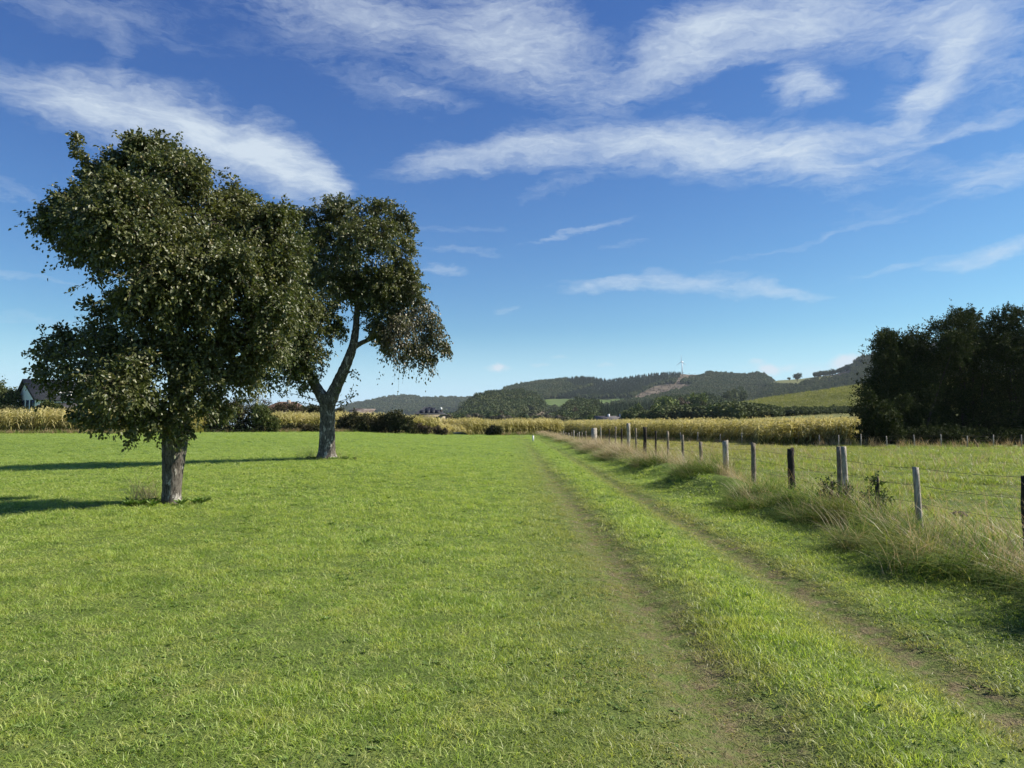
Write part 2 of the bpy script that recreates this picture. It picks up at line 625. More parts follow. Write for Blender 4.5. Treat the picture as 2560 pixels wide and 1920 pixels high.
def blade_material(name, stops, trans=0.48, dry_col=(0.30, 0.26, 0.11), wide=1.0, pasture=False, rough=0.45, spec=0.42):
    m, t, out = new_mat(name)
    at = t.node('ShaderNodeAttribute', attribute_name='rnd')
    tt = t.node('ShaderNodeAttribute', attribute_name='tt')
    pos = pos_of(t)
    col = ramp(t, at.outputs['Fac'], stops)
    n1 = t.noise(pos, 0.30, 4, 0.6)
    n2 = t.noise(pos, 1.9, 4, 0.65)
    col = t.mix(t.mapr(n1, 0.35, 0.66, 0, 0.40), col, (0.38, 0.44, 0.085))
    col = t.mix(t.mapr(n2, 0.50, 0.66, 0, 0.60), col, (0.120, 0.210, 0.034))
    sp0 = t.node('ShaderNodeSeparateXYZ')
    t.link(pos, sp0.inputs[0])
    # closer to the photographer the turf is yellower, thinner and drier in places
    nr = t.math('MULTIPLY', t.mapr(n2, 0.50, 0.30, 0, 0.55), t.mapr(sp0.outputs[1], 12, 4, 0.25, 1.0))
    col = t.mix(nr, col, (0.50, 0.46, 0.19))
    if not pasture:
        rm, sp = rut_mask(t, pos, 1.25 * wide)
        zone = t.mapr(t.math('ABSOLUTE', t.math('SUBTRACT', t.math('ADD', sp.outputs[0], t.mapr(n2, .3, .7, -.35, .35)), 0.85)), 0.35, 1.05, 1, 0)
        zone2 = t.mapr(t.math('ABSOLUTE', t.math('SUBTRACT', t.math('ADD', sp.outputs[0], t.mapr(n2, .3, .7, -.3, .3)), 2.95)), 0.15, 0.65, 1, 0)
        col = t.mix(t.math('MULTIPLY', t.math('MAXIMUM', zone, zone2), 0.42), col, (0.30, 0.29, 0.13))
        col = t.mix(t.math('MULTIPLY', rm, 0.50), col, (0.29, 0.26, 0.12))
    else:
        sp = t.node('ShaderNodeSeparateXYZ')
        t.link(pos, sp.inputs[0])
        dry = t.math('MULTIPLY', t.mapr(sp.outputs[1], 28, 60), t.mapr(t.math('DIVIDE', sp.outputs[0], sp.outputs[1]), 0.52, 0.30))
        dry = t.math('ADD', t.math('MULTIPLY', dry, 0.6), t.mapr(n2, 0.40, 0.28, 0, 0.6), clamp=True)
        col = t.mix(dry, col, dry_col)
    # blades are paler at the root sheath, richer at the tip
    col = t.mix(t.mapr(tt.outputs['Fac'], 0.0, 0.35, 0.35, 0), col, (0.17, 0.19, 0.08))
    p = t.node('ShaderNodeBsdfPrincipled')
    t.link(col, p.inputs['Base Color'])
    if not pasture:
        col = t.mix(t.math('MULTIPLY', t.mapr(sp0.outputs[1], 18, 42), 0.5), col, (0.29, 0.39, 0.125))
        t.link(col, p.inputs['Base Color'])
    p.inputs['Roughness'].default_value = rough
    p.inputs['Specular IOR Level'].default_value = spec
    tr = t.node('ShaderNodeBsdfTranslucent')
    t.link(t.mix(1.0, col, (1.30, 1.30, 0.60), 'MULTIPLY'), tr.inputs[0])
    mx = t.node('ShaderNodeMixShader')
    mx.inputs[0].default_value = trans
    t.link(p.outputs[0], mx.inputs[1])
    t.link(tr.outputs[0], mx.inputs[2])
    t.link(mx.outputs[0], out.inputs[0])
    return m


M = {}
M['ground'] = ground_material()
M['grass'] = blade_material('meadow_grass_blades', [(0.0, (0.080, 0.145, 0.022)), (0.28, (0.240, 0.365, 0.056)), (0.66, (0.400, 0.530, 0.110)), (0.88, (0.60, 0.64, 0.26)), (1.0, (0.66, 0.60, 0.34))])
M['pasture'] = blade_material('pasture_blades', [(0.0, (0.095, 0.165, 0.026)), (0.4, (0.195, 0.270, 0.050)), (0.8, (0.30, 0.36, 0.095)), (0.92, (0.33, 0.30, 0.15)), (1.0, (0.42, 0.36, 0.20))], pasture=True)
M['verge'] = leafy('verge_long_grass', [(0.0, (0.065, 0.115, 0.020)), (0.45, (0.140, 0.215, 0.038)), (0.8, (0.23, 0.26, 0.075)), (1.0, (0.38, 0.33, 0.15))], 0.38, rough=.65, spec=.15, patch=((0.24, 0.19, 0.08), 0.5), patch_scale=0.35, patch_rng=(0.55, 0.72))
M['straw'] = leafy('dry_straw', [(0.0, (0.25, 0.175, 0.085)), (0.5, (0.42, 0.33, 0.18)), (1.0, (0.60, 0.52, 0.33))], 0.35, tcol=(1.1, 1.0, 0.8), patch_scale=0.7)
M['broadleaf'] = leafy('weed_leaves', [(0.0, (0.070, 0.135, 0.022)), (0.6, (0.13, 0.215, 0.042)), (1.0, (0.20, 0.27, 0.08))], 0.3, rough=.55, spec=.25)
M['verge_weed'] = leafy('nettle_leaves', [(0.0, (0.035, 0.065, 0.018)), (0.6, (0.075, 0.115, 0.03)), (1.0, (0.14, 0.17, 0.06))], 0.25, rough=.6, spec=.2)
M['valley_leaf'] = leafy('valley_tree_leaves', [(0.0, (0.055, 0.080, 0.022)), (0.6, (0.115, 0.150, 0.042)), (1.0, (0.21, 0.23, 0.08))], 0.15, rough=.8, spec=.1, patch_scale=.2)
M['pear_leaf'] = leafy('fruit_tree_leaves', [(0.0, (0.045, 0.060, 0.018)), (0.45, (0.080, 0.098, 0.030)), (0.82, (0.135, 0.145, 0.052)), (0.93, (0.20, 0.175, 0.075)), (1.0, (0.28, 0.22, 0.11))], 0.25, rough=0.46, spec=0.5, patch_scale=0.6, patch=((0.155, 0.155, 0.060), 0.6))
M['pear_leaf_brown'] = leafy('fruit_tree_leaves_autumn', [(0.0, (0.055, 0.062, 0.024)), (0.45, (0.092, 0.100, 0.040)), (0.75, (0.145, 0.132, 0.062)), (1.0, (0.26, 0.20, 0.11))], 0.22, rough=0.40, spec=0.6, patch_scale=0.6, patch=((0.125, 0.100, 0.050), 0.5))
M['dark_leaf'] = leafy('hornbeam_leaves', [(0.0, (0.020, 0.030, 0.010)), (0.7, (0.036, 0.050, 0.015)), (1.0, (0.085, 0.085, 0.024))], 0.12, rough=0.8, spec=0.08, patch_scale=0.35, patch=((0.050, 0.062, 0.020), 0.45))
M['hedge_leaf'] = leafy('hedge_leaves', [(0.0, (0.024, 0.034, 0.014)), (0.6, (0.045, 0.056, 0.022)), (1.0, (0.100, 0.095, 0.040))], 0.15, rough=.75, spec=.15, patch_scale=0.3, patch=((0.075, 0.060, 0.032), 0.7))
M['olive_leaf'] = leafy('olive_hedge_leaves', [(0.0, (0.040, 0.058, 0.018)), (0.6, (0.085, 0.105, 0.032)), (1.0, (0.165, 0.165, 0.055))], 0.2, rough=.75, spec=.15, patch_scale=0.3)
M['brown_leaf'] = leafy('brown_scrub_leaves', [(0.0, (0.055, 0.042, 0.030)), (0.6, (0.095, 0.075, 0.048)), (1.0, (0.16, 0.13, 0.08))], 0.15, rough=.75, spec=.15, patch_scale=0.3)
M['maize'] = leafy('ripe_maize', [(0.0, (0.065, 0.100, 0.020)), (0.30, (0.150, 0.160, 0.042)), (0.55, (0.40, 0.36, 0.12)), (1.0, (0.70, 0.61, 0.32))], 0.38, tcol=(1.1, 1.08, 0.65), rough=0.6, spec=0.25, patch_scale=0.25, patch=((0.24, 0.24, 0.06), 0.40))
M['wood_decid'] = leafy('far_deciduous', [(0.0, (0.020, 0.036, 0.012)), (0.6, (0.056, 0.086, 0.026)), (1.0, (0.14, 0.160, 0.05))], 0.1, rough=.8, patch_scale=0.016, patch=((0.105, 0.115, 0.045), 0.75), spec=0.15)
M['wood_conifer'] = leafy('far_conifer', [(0.0, (0.014, 0.028, 0.012)), (0.6, (0.036, 0.062, 0.024)), (1.0, (0.080, 0.110, 0.040))], 0.05, rough=.8, patch_scale=0.012, patch=((0.030, 0.048, 0.022), 0.5), spec=0.1)
M['scrub'] = leafy('far_scrub', [(0.0, (0.050, 0.045, 0.028)), (0.6, (0.085, 0.075, 0.045)), (1.0, (0.13, 0.115, 0.07))], 0.1, patch_scale=0.02, spec=0.1)


def bark_mat(name, c1, c2, lich, la=0.52, lb=0.62):
    m, t, out = new_mat(name)
    tcn = t.node('ShaderNodeTexCoord')
    v = t.mapping(tcn.outputs['Object'], scale=(1, 1, 0.28))
    n1 = t.noise(v, 26, 6, 0.7, 0.6)
    n2 = t.noise(t.mapping(tcn.outputs['Object'], scale=(1, 1, 0.45)), 9, 6, 0.75, 0.3)
    col = t.mix(t.mapr(n1, 0.38, 0.6), c1, c2)
    col = t.mix(t.mapr(n2, la, lb), col, lich)
    p = t.node('ShaderNodeBsdfPrincipled')
    t.link(col, p.inputs['Base Color'])
    p.inputs['Roughness'].default_value = 0.9
    p.inputs['Specular IOR Level'].default_value = 0.15
    b = t.node('ShaderNodeBump')
    b.inputs['Strength'].default_value = 1.0
    b.inputs['Distance'].default_value = 0.035
    t.link(t.math('ADD', n1, t.math('MULTIPLY', n2, 0.6)), b.inputs['Height'])
    t.link(b.outputs[0], p.inputs['Normal'])
    t.link(p.outputs[0], out.inputs[0])
    return m


M['bark'] = bark_mat('fruit_tree_bark', (0.040, 0.033, 0.026), (0.165, 0.147, 0.122), (0.46, 0.43, 0.37), .545, .62)
M['twig'] = simple('twig_bark', (0.085, 0.068, 0.052), 0.85)
M['darkbark'] = simple('dark_bark', (0.05, 0.042, 0.034), 0.9)
M['post_grey'] = bark_mat('weathered_post', (0.22, 0.19, 0.15), (0.46, 0.42, 0.34), (0.60, 0.55, 0.45), 0.52, 0.72)
M['post_mid'] = bark_mat('brown_grey_post', (0.12, 0.098, 0.072), (0.28, 0.24, 0.185), (0.42, 0.37, 0.29), 0.58, 0.8)
M['post_dark'] = bark_mat('dark_old_post', (0.022, 0.018, 0.015), (0.055, 0.046, 0.038), (0.12, 0.11, 0.09), 0.60, 0.85)
M['post_tan'] = bark_mat('tan_post', (0.30, 0.20, 0.10), (0.42, 0.30, 0.17), (0.5, 0.38, 0.24), 0.6, 0.8)
M['wire'] = simple('rusty_wire', (0.060, 0.052, 0.045), 0.6, metal=0.3)
M['white'] = simple('white_paint', (0.80, 0.80, 0.78), 0.6, (0.66, 0.65, 0.61), 3)
M['render'] = simple('white_render', (0.85, 0.85, 0.84), 0.9, (0.76, 0.76, 0.75), 0.8)
M['slate'] = simple('dark_slate', (0.046, 0.049, 0.055), 0.8, (0.070, 0.073, 0.078), 1.2, 0.3, spec=.15, stretch=(1, 1, 4))
M['rooftile_brown'] = simple('brown_tiles', (0.130, 0.075, 0.055), 0.8, (0.19, 0.115, 0.085), 1.5, 0.3, stretch=(1, 1, 4))
M['rooftile_grey'] = simple('grey_tiles', (0.10, 0.098, 0.098), 0.95, (0.15, 0.14, 0.138), 1.5, 0.3, spec=.05)
M['pale_roof'] = simple('pale_fibre_cement', (0.22, 0.19, 0.16), 0.85, (0.085, 0.062, 0.05), 1.1, 0.2, lo=0.42, hi=0.55)
M['glass_dark'] = simple('window_glass', (0.035, 0.045, 0.055), 0.12, (0.05, 0.06, 0.07), spec=0.8)
M['timber'] = simple('dark_timber', (0.035, 0.028, 0.024), 0.7)
M['brick'] = simple('pale_brick', (0.32, 0.27, 0.22), 0.9)
M['solar'] = simple('solar_panel', (0.012, 0.014, 0.022), 0.6, (0.02, 0.022, 0.030), spec=0.2)
M['car'] = simple('black_car_paint', (0.012, 0.013, 0.016), 0.18, (0.015, 0.016, 0.019), spec=0.8)
M['rubber'] = simple('tyre_rubber', (0.02, 0.02, 0.02), 0.9)
M['rim'] = simple('wheel_rim', (0.5, 0.5, 0.5), 0.35, metal=0.8)

# ------------------------------------------------------------------ ground


def axis(segs):
    out = []
    for a, b, st in segs:
        n = max(1, int(round((b - a) / st)))
        out += list(np.linspace(a, b, n, endpoint=False))
    out.append(segs[-1][1])
    return np.array(out)


def geo(a, b, n):
    return list(np.geomspace(a, b, n))


xs = np.array(sorted(set([-v for v in geo(80, 9000, 16)] + list(axis([(-80, -20, 1.6), (-20, -1, 0.7), (-1, 7.5, 0.2), (7.5, 30, 0.6), (30, 70, 1.5)])) + geo(80, 9000, 16))))
ys = np.array(sorted(set([-v for v in geo(12, 3000, 12)] + list(axis([(-6, 3, 1.0), (3, 30, 0.4), (30, 107, 1.2), (107, 120, 0.4), (120, 200, 4), (200, 500, 15)])) + geo(520, 12000, 18))))
GX, GY = np.meshgrid(xs, ys)
GZ = H(GX, GY)
V = np.stack([GX.ravel(), GY.ravel(), GZ.ravel()], -1)
nx, ny = len(xs), len(ys)
ii, jj = np.meshgrid(np.arange(nx - 1), np.arange(ny - 1))
a0 = (jj * nx + ii).ravel()
F = np.stack([a0, a0 + 1, a0 + 1 + nx, a0 + nx], -1)
g = mesh_np('ground', V, F, M['ground'], smoothed=True)
tag(g, kind='structure')

# ------------------------------------------------------------------ leaf and twig machinery


def unit(v):
    return v / (np.linalg.norm(v, axis=-1, keepdims=True) + 1e-9)


def leaves_mesh(pos, ax, nr, L, Wd, r, shape=6):
    """pos (n,3) base, ax leaf direction, nr leaf normal; returns V,F,rnd"""
    n = len(pos)
    ax = unit(ax)
    sd_ = unit(np.cross(ax, nr))
    nn = unit(np.cross(sd_, ax))
    L = np.broadcast_to(L, (n,))[:, None]
    Wd = np.broadcast_to(Wd, (n,))[:, None]
    if shape == 6:
        pts = [pos, pos + ax * L * .35 + sd_ * Wd * .5 + nn * Wd * .15, pos + ax * L * .75 + sd_ * Wd * .36 + nn * Wd * .05 - nn * L * .05,
               pos + ax * L - nn * L * .14, pos + ax * L * .75 - sd_ * Wd * .36 + nn * Wd * .05 - nn * L * .05, pos + ax * L * .35 - sd_ * Wd * .5 + nn * Wd * .15]
        V = np.stack(pts, 1).reshape(-1, 3)
        b = np.arange(n)[:, None] * 6
        F = np.concatenate([b + np.array([[0, 1, 2, 3]]), b + np.array([[0, 3, 4, 5]])])
        return V, F, np.repeat(r, 6)
    pts = [pos, pos + ax * L * .5 + sd_ * Wd * .5, pos + ax * L, pos + ax * L * .5 - sd_ * Wd * .5]
    V = np.stack(pts, 1).reshape(-1, 3)
    F = np.arange(n)[:, None] * 4 + np.array([[0, 1, 2, 3]])
    return V, F, np.repeat(r, 4)


def twigs_in(blobs, per, rg, up=0.25, droop=0.25, npt=6, minr=0.15):
    """blobs: (x,y,z,r,...) rows. returns paths (k,npt,3)"""
    B = np.asarray(blobs, float)
    cnt = np.maximum(3, (per * (B[:, 3] / B[:, 3].mean()) ** 2 * (B[:, 4] if B.shape[1] > 4 else 1.0)).astype(int))
    idx = np.repeat(np.arange(len(B)), cnt)
    n = len(idx)
    d = unit(rg.normal(size=(n, 3)))
    d[:, 2] += up
    d = unit(d)
    r = B[idx, 3] * np.where(rg.random(n) < .12, 1.32, 1.0)
    st = B[idx, :3] + unit(rg.normal(size=(n, 3))) * (r * 0.42 * rg.random(n) ** .5)[:, None] + d * (r * minr)[:, None]
    ln = r * (0.45 + 0.55 * rg.random(n))
    t = np.linspace(0, 1, npt)[None, :, None]
    wob = unit(rg.normal(size=(n, 3)))[:, None, :] * (0.12 * ln)[:, None, None]
    path = st[:, None, :] + d[:, None, :] * ln[:, None, None] * t + wob * np.sin(t * 3.0)
    path[:, :, 2] -= (droop * ln)[:, None] * (t[..., 0] ** 2)
    return path, idx


def twig_tubes(paths, r0, r1):
    n, m, _ = paths.shape
    tan = unit(np.gradient(paths, axis=1))
    ref = np.where(np.abs(tan[..., 2:3]) < .8, np.array([0, 0, 1.0]), np.array([1.0, 0, 0]))
    u = unit(np.cross(tan, ref))
    w = np.cross(tan, u)
    rad = np.linspace(r0, r1, m)[None, :, None]
    V = np.stack([paths + (u * math.cos(a) + w * math.sin(a)) * rad for a in (0, 2.094, 4.189)], 2)   # n,m,3,3
    V = V.reshape(-1, 3)
    b = (np.arange(n)[:, None, None] * m * 3 + np.arange(m - 1)[None, :, None] * 3 + np.arange(3)[None, None, :])
    b2 = (np.arange(n)[:, None, None] * m * 3 + np.arange(m - 1)[None, :, None] * 3 + ((np.arange(3) + 1) % 3)[None, None, :])
    F = np.stack([b, b2, b2 + 3, b + 3], -1).reshape(-1, 4)
    return V, F


def crown(name, blobs, per, nleaf, L, Wd, mat, parent, rg, up=.25, droop=.25, shape=6, twig_frac=0.3, twig_r=0.006, hang=0.35, orient=None, loc=None, start=0.22, jit=0.05, minr=0.15, rbias=0.0):
    paths, idx = twigs_in(blobs, per, rg, up, droop, minr=minr)
    n, m, _ = paths.shape
    tt = start + (1 - start) * rg.random((n, nleaf)) ** 0.85
    f = tt * (m - 1)
    i0 = np.minimum(f.astype(int), m - 2)
    fr = (f - i0)[..., None]
    rows = np.arange(n)[:, None]
    pos = paths[rows, i0] * (1 - fr) + paths[rows, i0 + 1] * fr
    td = unit(paths[rows, i0 + 1] - paths[rows, i0])
    k = n * nleaf
    pos = pos.reshape(-1, 3) + rg.normal(size=(k, 3)) * jit
    ax = td.reshape(-1, 3) * 0.8 + unit(rg.normal(size=(k, 3))) * 0.9
    ax[:, 2] -= hang
    nr = rg.normal(size=(k, 3)) * 0.75
    nr[:, 2] += 0.8
    r = rg.random(k) * 0.75 + 0.25 * np.repeat(rg.random(n), nleaf) + rbias
    V, F, rr = leaves_mesh(pos, ax, nr, L * (0.7 + 0.6 * rg.random(k)), Wd * (0.7 + 0.6 * rg.random(k)), np.clip(r, 0, 1), shape)
    o = mesh_np(name, V, F, mat, parent, attrs={'rnd': ('FLOAT', 'POINT', rr)}, loc=None)
    tw = None
    if twig_frac > 0:
        sel = rg.random(n) < twig_frac
        V2, F2 = twig_tubes(paths[sel], twig_r, twig_r * .4)
        tw = (V2, F2)
    return o, tw, paths


def bez(p0, p1, p2, n):
    t = np.linspace(0, 1, n)[:, None]
    return (1 - t) ** 2 * np.asarray(p0) + 2 * t * (1 - t) * np.asarray(p1) + t ** 2 * np.asarray(p2)


def fruit_tree(name, D, base_px, blobs_px, trunk_px, limbs, label, leafmat, per, nleaf, L, Wd, seed, brown=None, depth=1.0, droop=.25, brown_droop=.75, thin=None):
    """blobs_px: (px,py,r px, depth m). built round the tree's own base"""
    rg = np.random.default_rng(seed)
    b = P(base_px[0], base_px[1], D)
    base = Vector((b.x, D, float(H(b.x, D)) - 0.0))
    root = empty(name, base)
    tag(root, label, 'tree')
    k = D / 1920.0
    off = np.array(base)

    def w(px, py, dd=0.0):
        p = P(px, py, D)
        return np.array([p.x, D + dd, p.z]) - off
    # trunk
    mb = MB()
    path = []
    rad = []
    for (px, py, wpx) in trunk_px:
        path.append(w(px, py))
        rad.append(wpx * k / 2)
    path = np.array(path)
    path[0, 2] = -0.15
    # resample finely
    tn = np.linspace(0, len(path) - 1, 40)
    pf = np.stack([np.interp(tn, np.arange(len(path)), path[:, i]) for i in range(3)], -1)
    rf = np.interp(tn, np.arange(len(path)), rad)
    rf[:6] *= np.array([1.60, 1.42, 1.26, 1.14, 1.07, 1.03])
    mb.tube(pf, rf, 28, noise=0.035, seed=seed, flute=0.05)
    mb.build('trunk', M['bark'], root, True)
    # limbs: explicit
    for li in limbs:
        pts = np.array([w(px, py, dd) for (px, py, wd, dd) in li])
        rr = [wd * k / 2 for (px, py, wd, dd) in li]
        tn = np.linspace(0, len(pts) - 1, 8 * len(pts))
        pf = np.stack([np.interp(tn, np.arange(len(pts)), pts[:, i]) for i in range(3)], -1)
        sm = np.array(pf)
        for _ in range(6):
            sm[1:-1] = (sm[:-2] + sm[2:] + sm[1:-1] * 2) / 4
        mb = MB()
        mb.tube(sm, np.interp(tn, np.arange(len(pts)), rr), 14, noise=0.06, seed=seed + 5, flute=0.05)
        mb.build('limb', M['bark'], root, True)
    blobs = []
    for (px, py, r, dd) in blobs_px:
        p = w(px, py, dd * depth)
        blobs.append((p[0], p[1], p[2], r * k, thin(px, py) if thin else 1.0))
    blobs = np.array(blobs)
    # uneven outline: smaller sprays budding from the main masses
    ex = []
    for bl in blobs:
        for q in range(2):
            d_ = unit(rg.normal(size=3) * np.array([1, 1, .9]))
            ex.append(np.append(bl[:3] + d_ * bl[3] * .75, [bl[3] * (.35 + .25 * rg.random()), bl[4]]))
    nb0 = len(blobs)
    blobs_all = np.concatenate([blobs, np.array(ex)])
    # inner branches to every blob
    top = w(*trunk_px[-1][:2])
    mb = MB()
    for i, bl in enumerate(blobs):
        if .39 < bl[4] < .41:
            continue
        src = np.array(top)
        # nearest limb point as the source
        cand = [w(px, py, dd) for li in limbs for (px, py, wd, dd) in li[1:]] + [top]
        cand = np.array(cand)
        dd_ = np.linalg.norm(cand - bl[:3], axis=1)
        src = cand[int(np.argmin(dd_))]
        mid = (src + bl[:3]) / 2 + rg.normal(size=3) * 0.15 + np.array([0, 0, 0.12 * np.linalg.norm(bl[:3] - src)])
        pth = bez(src, mid, bl[:3], 8)
        r0 = (0.035 + 0.012 * np.linalg.norm(bl[:3] - src)) * min(1.0, bl[3] / (55 * k))
        mb.tube(pth, np.linspace(r0, min(r0, 0.018) * .8, 8), 7, noise=0.08, seed=i)
        for q in range(4):
            e = bl[:3] + unit(rg.normal(size=3)) * bl[3] * 0.7
            s_ = pth[rg.integers(4, 8)]
            mb.tube(bez(s_, (s_ + e) / 2 + rg.normal(size=3) * .08, e, 6), np.linspace(0.018, 0.006, 6), 5, seed=i + q)
    mb.build('branches', M['bark'], root, True)['kind'] = 'stuff'
    TV, TF, tn_ = [], [], 0
    owner = np.concatenate([np.arange(nb0), np.repeat(np.arange(nb0), 2)])
    isb = np.isin(owner, brown) if brown else np.zeros(len(owner), bool)
    sets = [(blobs_all[~isb], leafmat, droop, per, nleaf)]
    if brown:
        sets.append((blobs_all[isb], M['pear_leaf_brown'], brown_droop, int(per * .8), int(nleaf * .45)))
    for (bb, mt, dr, pp, nl) in sets:
        o, tw, _ = crown('crown', bb, pp, nl, L, Wd, mt, root, rg, droop=dr, up=0.30 if dr < .5 else 0.0, twig_frac=0.35, twig_r=0.007, shape=6, jit=0.035, hang=0.35 if dr < .5 else 0.8)
        TV.append(tw[0])
        TF.append(tw[1] + tn_)
        tn_ += len(tw[0])
    tw_o = mesh_np('twigs', np.concatenate(TV), np.concatenate(TF), M['twig'], root)
    tag(tw_o, kind='stuff')
    return root, w


# ------------------------------------------------------------------ tree 1 (near, left)
T1 = [
    (395, 430, 95, 0), (335, 470, 85, .3), (465, 470, 85, -.3), (375, 385, 55, 0), (450, 400, 50, .2), (240, 520, 80, .2), (150, 545, 58, 0), (110, 560, 34, 0), (228, 462, 42, 0), (265, 440, 48, .1), (300, 415, 42, -.1),
    (300, 590, 100, -.5), (200, 610, 50, 0), (420, 590, 115, -.7), (540, 560, 95, 0), (570, 490, 60, .3), (640, 560, 70, .2), (680, 530, 50, .3), (700, 600, 60, .2), (250, 650, 48, 0),
    (480, 690, 105, -.8), (590, 690, 105, -.4), (690, 680, 75, 0), (350, 655, 50, .4), (328, 350, 14, 0), (335, 372, 20, 0), (188, 352, 15, 0), (198, 378, 20, 0), (222, 405, 18, 0), (460, 600, 100, .8), (540, 780, 100, -.3), (650, 770, 90, .2), (450, 790, 80, -.6), (560, 640, 90, 1.0),
    (330, 745, 40, 0), (290, 770, 45, 0), (310, 830, 75, -.3), (235, 850, 62, .1), (168, 838, 36, 0), (150, 880, 50, 0), (112, 870, 26, 0), (200, 930, 70, -.4), (320, 920, 90, -.6), (420, 880, 90, -.5), (400, 980, 85, -.8),
    (520, 900, 90, -.2), (620, 870, 80, 0), (600, 950, 60, 0), (500, 980, 75, -.3), (290, 1000, 75, -.3), (210, 1000, 42, 0), (440, 1050, 60, -.4), (350, 1050, 55, -.2), (260, 1060, 36, -.1), (540, 1020, 45, 0), (380, 850, 70, .8), (700, 780, 60, -.3), (690, 860, 55, -.2), (190, 1040, 26, 0), (480, 1085, 26, -.2),
]
TRUNK1 = [(428, 1262, 44), (430, 1220, 45), (432, 1170, 50), (436, 1120, 58), (438, 1095, 60), (440, 1050, 58)]
LIMBS1 = [
    [(440, 1075, 54, 0), (430, 980, 34, .2), (400, 860, 24, .3), (395, 720, 18, .2), (400, 560, 12, 0), (390, 430, 6, 0)],
    [(440, 1070, 46, 0), (490, 960, 28, -.2), (560, 830, 20, -.1), (590, 680, 14, 0), (600, 560, 7, 0)],
    [(436, 1075, 38, 0), (360, 980, 22, -.3), (270, 900, 14, -.2), (170, 860, 6, 0)],
    [(400, 760, 16, .25), (330, 660, 12, .2), (230, 580, 8, .1), (130, 550, 4, 0)],
]
tree1, w1 = fruit_tree('fruit_tree', 13.9, (428, 1262), T1, TRUNK1, LIMBS1,
                       'large near fruit tree with dense dark crown and short thick mottled trunk', M['pear_leaf'], 52, 19, 0.066, 0.039, 11, depth=1.7, thin=lambda px, py: .34 if (px < 340 and py > 730) else (.40 if (px < 230 and py < 420) else (.62 if py > 820 else .92)))

# ------------------------------------------------------------------ tree 2 (farther, forked)
T2 = [
    (760, 560, 50, 0), (820, 535, 45, 0), (835, 575, 55, .3), (880, 540, 48, -.2), (950, 535, 52, 0), (1000, 560, 42, 0), (1010, 620, 42, 0), (960, 610, 60, -.5), (900, 620, 65, -.6), (840, 650, 70, .5), (780, 640, 65, -.3),
    (720, 620, 55, 0), (730, 720, 75, -.4), (800, 730, 75, -.6), (870, 720, 65, 0), (690, 800, 60, 0), (760, 800, 75, -.8), (830, 800, 50, -.3), (700, 870, 58, 0), (770, 870, 60, -.6), (640, 900, 45, 0), (660, 950, 30, 0), (730, 930, 44, -.3), (800, 900, 42, -.4), (780, 950, 32, -.3),
    (930, 700, 52, 0), (985, 690, 38, 0), (1010, 670, 34, 0), (700, 540, 30, 0),
    (950, 770, 60, 0), (1000, 750, 58, .2), (1045, 790, 52, 0), (1085, 835, 40, 0), (1005, 820, 56, -.3), (965, 830, 44, 0), (1055, 860, 44, 0), (1100, 860, 28, 0), (1015, 870, 36, 0), (1065, 895, 30, 0), (975, 855, 30, 0), (1035, 735, 36, 0), (1028, 690, 30, 0), (965, 705, 48, -.2), (1005, 725, 44, .1), (930, 740, 40, 0),
]
BROWN2 = [i for i, b in enumerate(T2) if b[0] > 985 and b[1] > 775]
TRUNK2 = [(816, 1135, 42), (817, 1100, 39), (818, 1060, 37), (819, 1025, 37), (819, 1003, 40), (820, 985, 38)]
LIMBS2 = [
    [(822, 1008, 34, 0), (846, 955, 28, 0), (871, 900, 24, 0), (884, 862, 21, 0), (890, 820, 17, 0), (895, 740, 12, 0), (890, 640, 8, 0), (900, 560, 4, 0)],
    [(814, 1005, 32, 0), (795, 975, 26, 0), (780, 950, 22, -.1), (765, 890, 16, -.3), (760, 780, 12, -.3), (770, 650, 7, 0)],
    [(884, 868, 14, 0), (905, 855, 11, .1), (940, 840, 9, .1), (985, 815, 6, 0), (1040, 810, 4, 0)],
    [(892, 760, 10, 0), (940, 730, 7, 0), (985, 700, 4, 0)],
]
tree2, w2 = fruit_tree('fruit_tree', 27.0, (816, 1135), T2, TRUNK2, LIMBS2,
                       'farther fruit tree with forked leaning trunk and thin drooping branches on its right side', M['pear_leaf'], 44, 18, 0.086, 0.050, 23, brown=BROWN2, depth=2.0, droop=.3, brown_droop=1.0)
# water shoots with sparse leaves round the fork
rg = np.random.default_rng(77)
shoots = []
for (a, b_, c) in [((822, 1015), (850, 985), (872, 940)), ((824, 1012), (880, 1000), (900, 985)), ((815, 1012), (770, 990), (755, 985)), ((812, 1018), (760, 1005), (750, 1010)), ((870, 930), (890, 935), (905, 950)), ((868, 940), (885, 930), (895, 925)), ((808, 980), (740, 960), (700, 965)), ((826, 1016), (880, 1020), (890, 960)), ((800, 1000), (720, 980), (690, 975))]:
    shoots.append(bez(w2(a[0], a[1], -.3), w2(b_[0], b_[1], -.5), w2(c[0], c[1], -.4), 6))
shoots = np.array(shoots)
V2, F2 = twig_tubes(shoots, 0.014, 0.005)
o = mesh_np('twigs', V2, F2, M['twig'], tree2)
tag(o, kind='stuff')
k = 220
ri = rg.integers(0, len(shoots), k)
f = 1.5 + rg.random(k) * 3.4
i0 = f.astype(int)
pos = shoots[ri, i0] * (1 - (f - i0))[:, None] + shoots[ri, i0 + 1] * (f - i0)[:, None] + rg.normal(size=(k, 3)) * .05
V3, F3, r3 = leaves_mesh(pos, rg.normal(size=(k, 3)) + np.array([0, 0, -.5]), rg.normal(size=(k, 3)), 0.10, 0.055, rg.random(k), 6)
mesh_np('crown', V3, F3, M['pear_leaf'], tree2, attrs={'rnd': ('FLOAT', 'POINT', r3)})

# ------------------------------------------------------------------ scattering by instances (only for stuff)


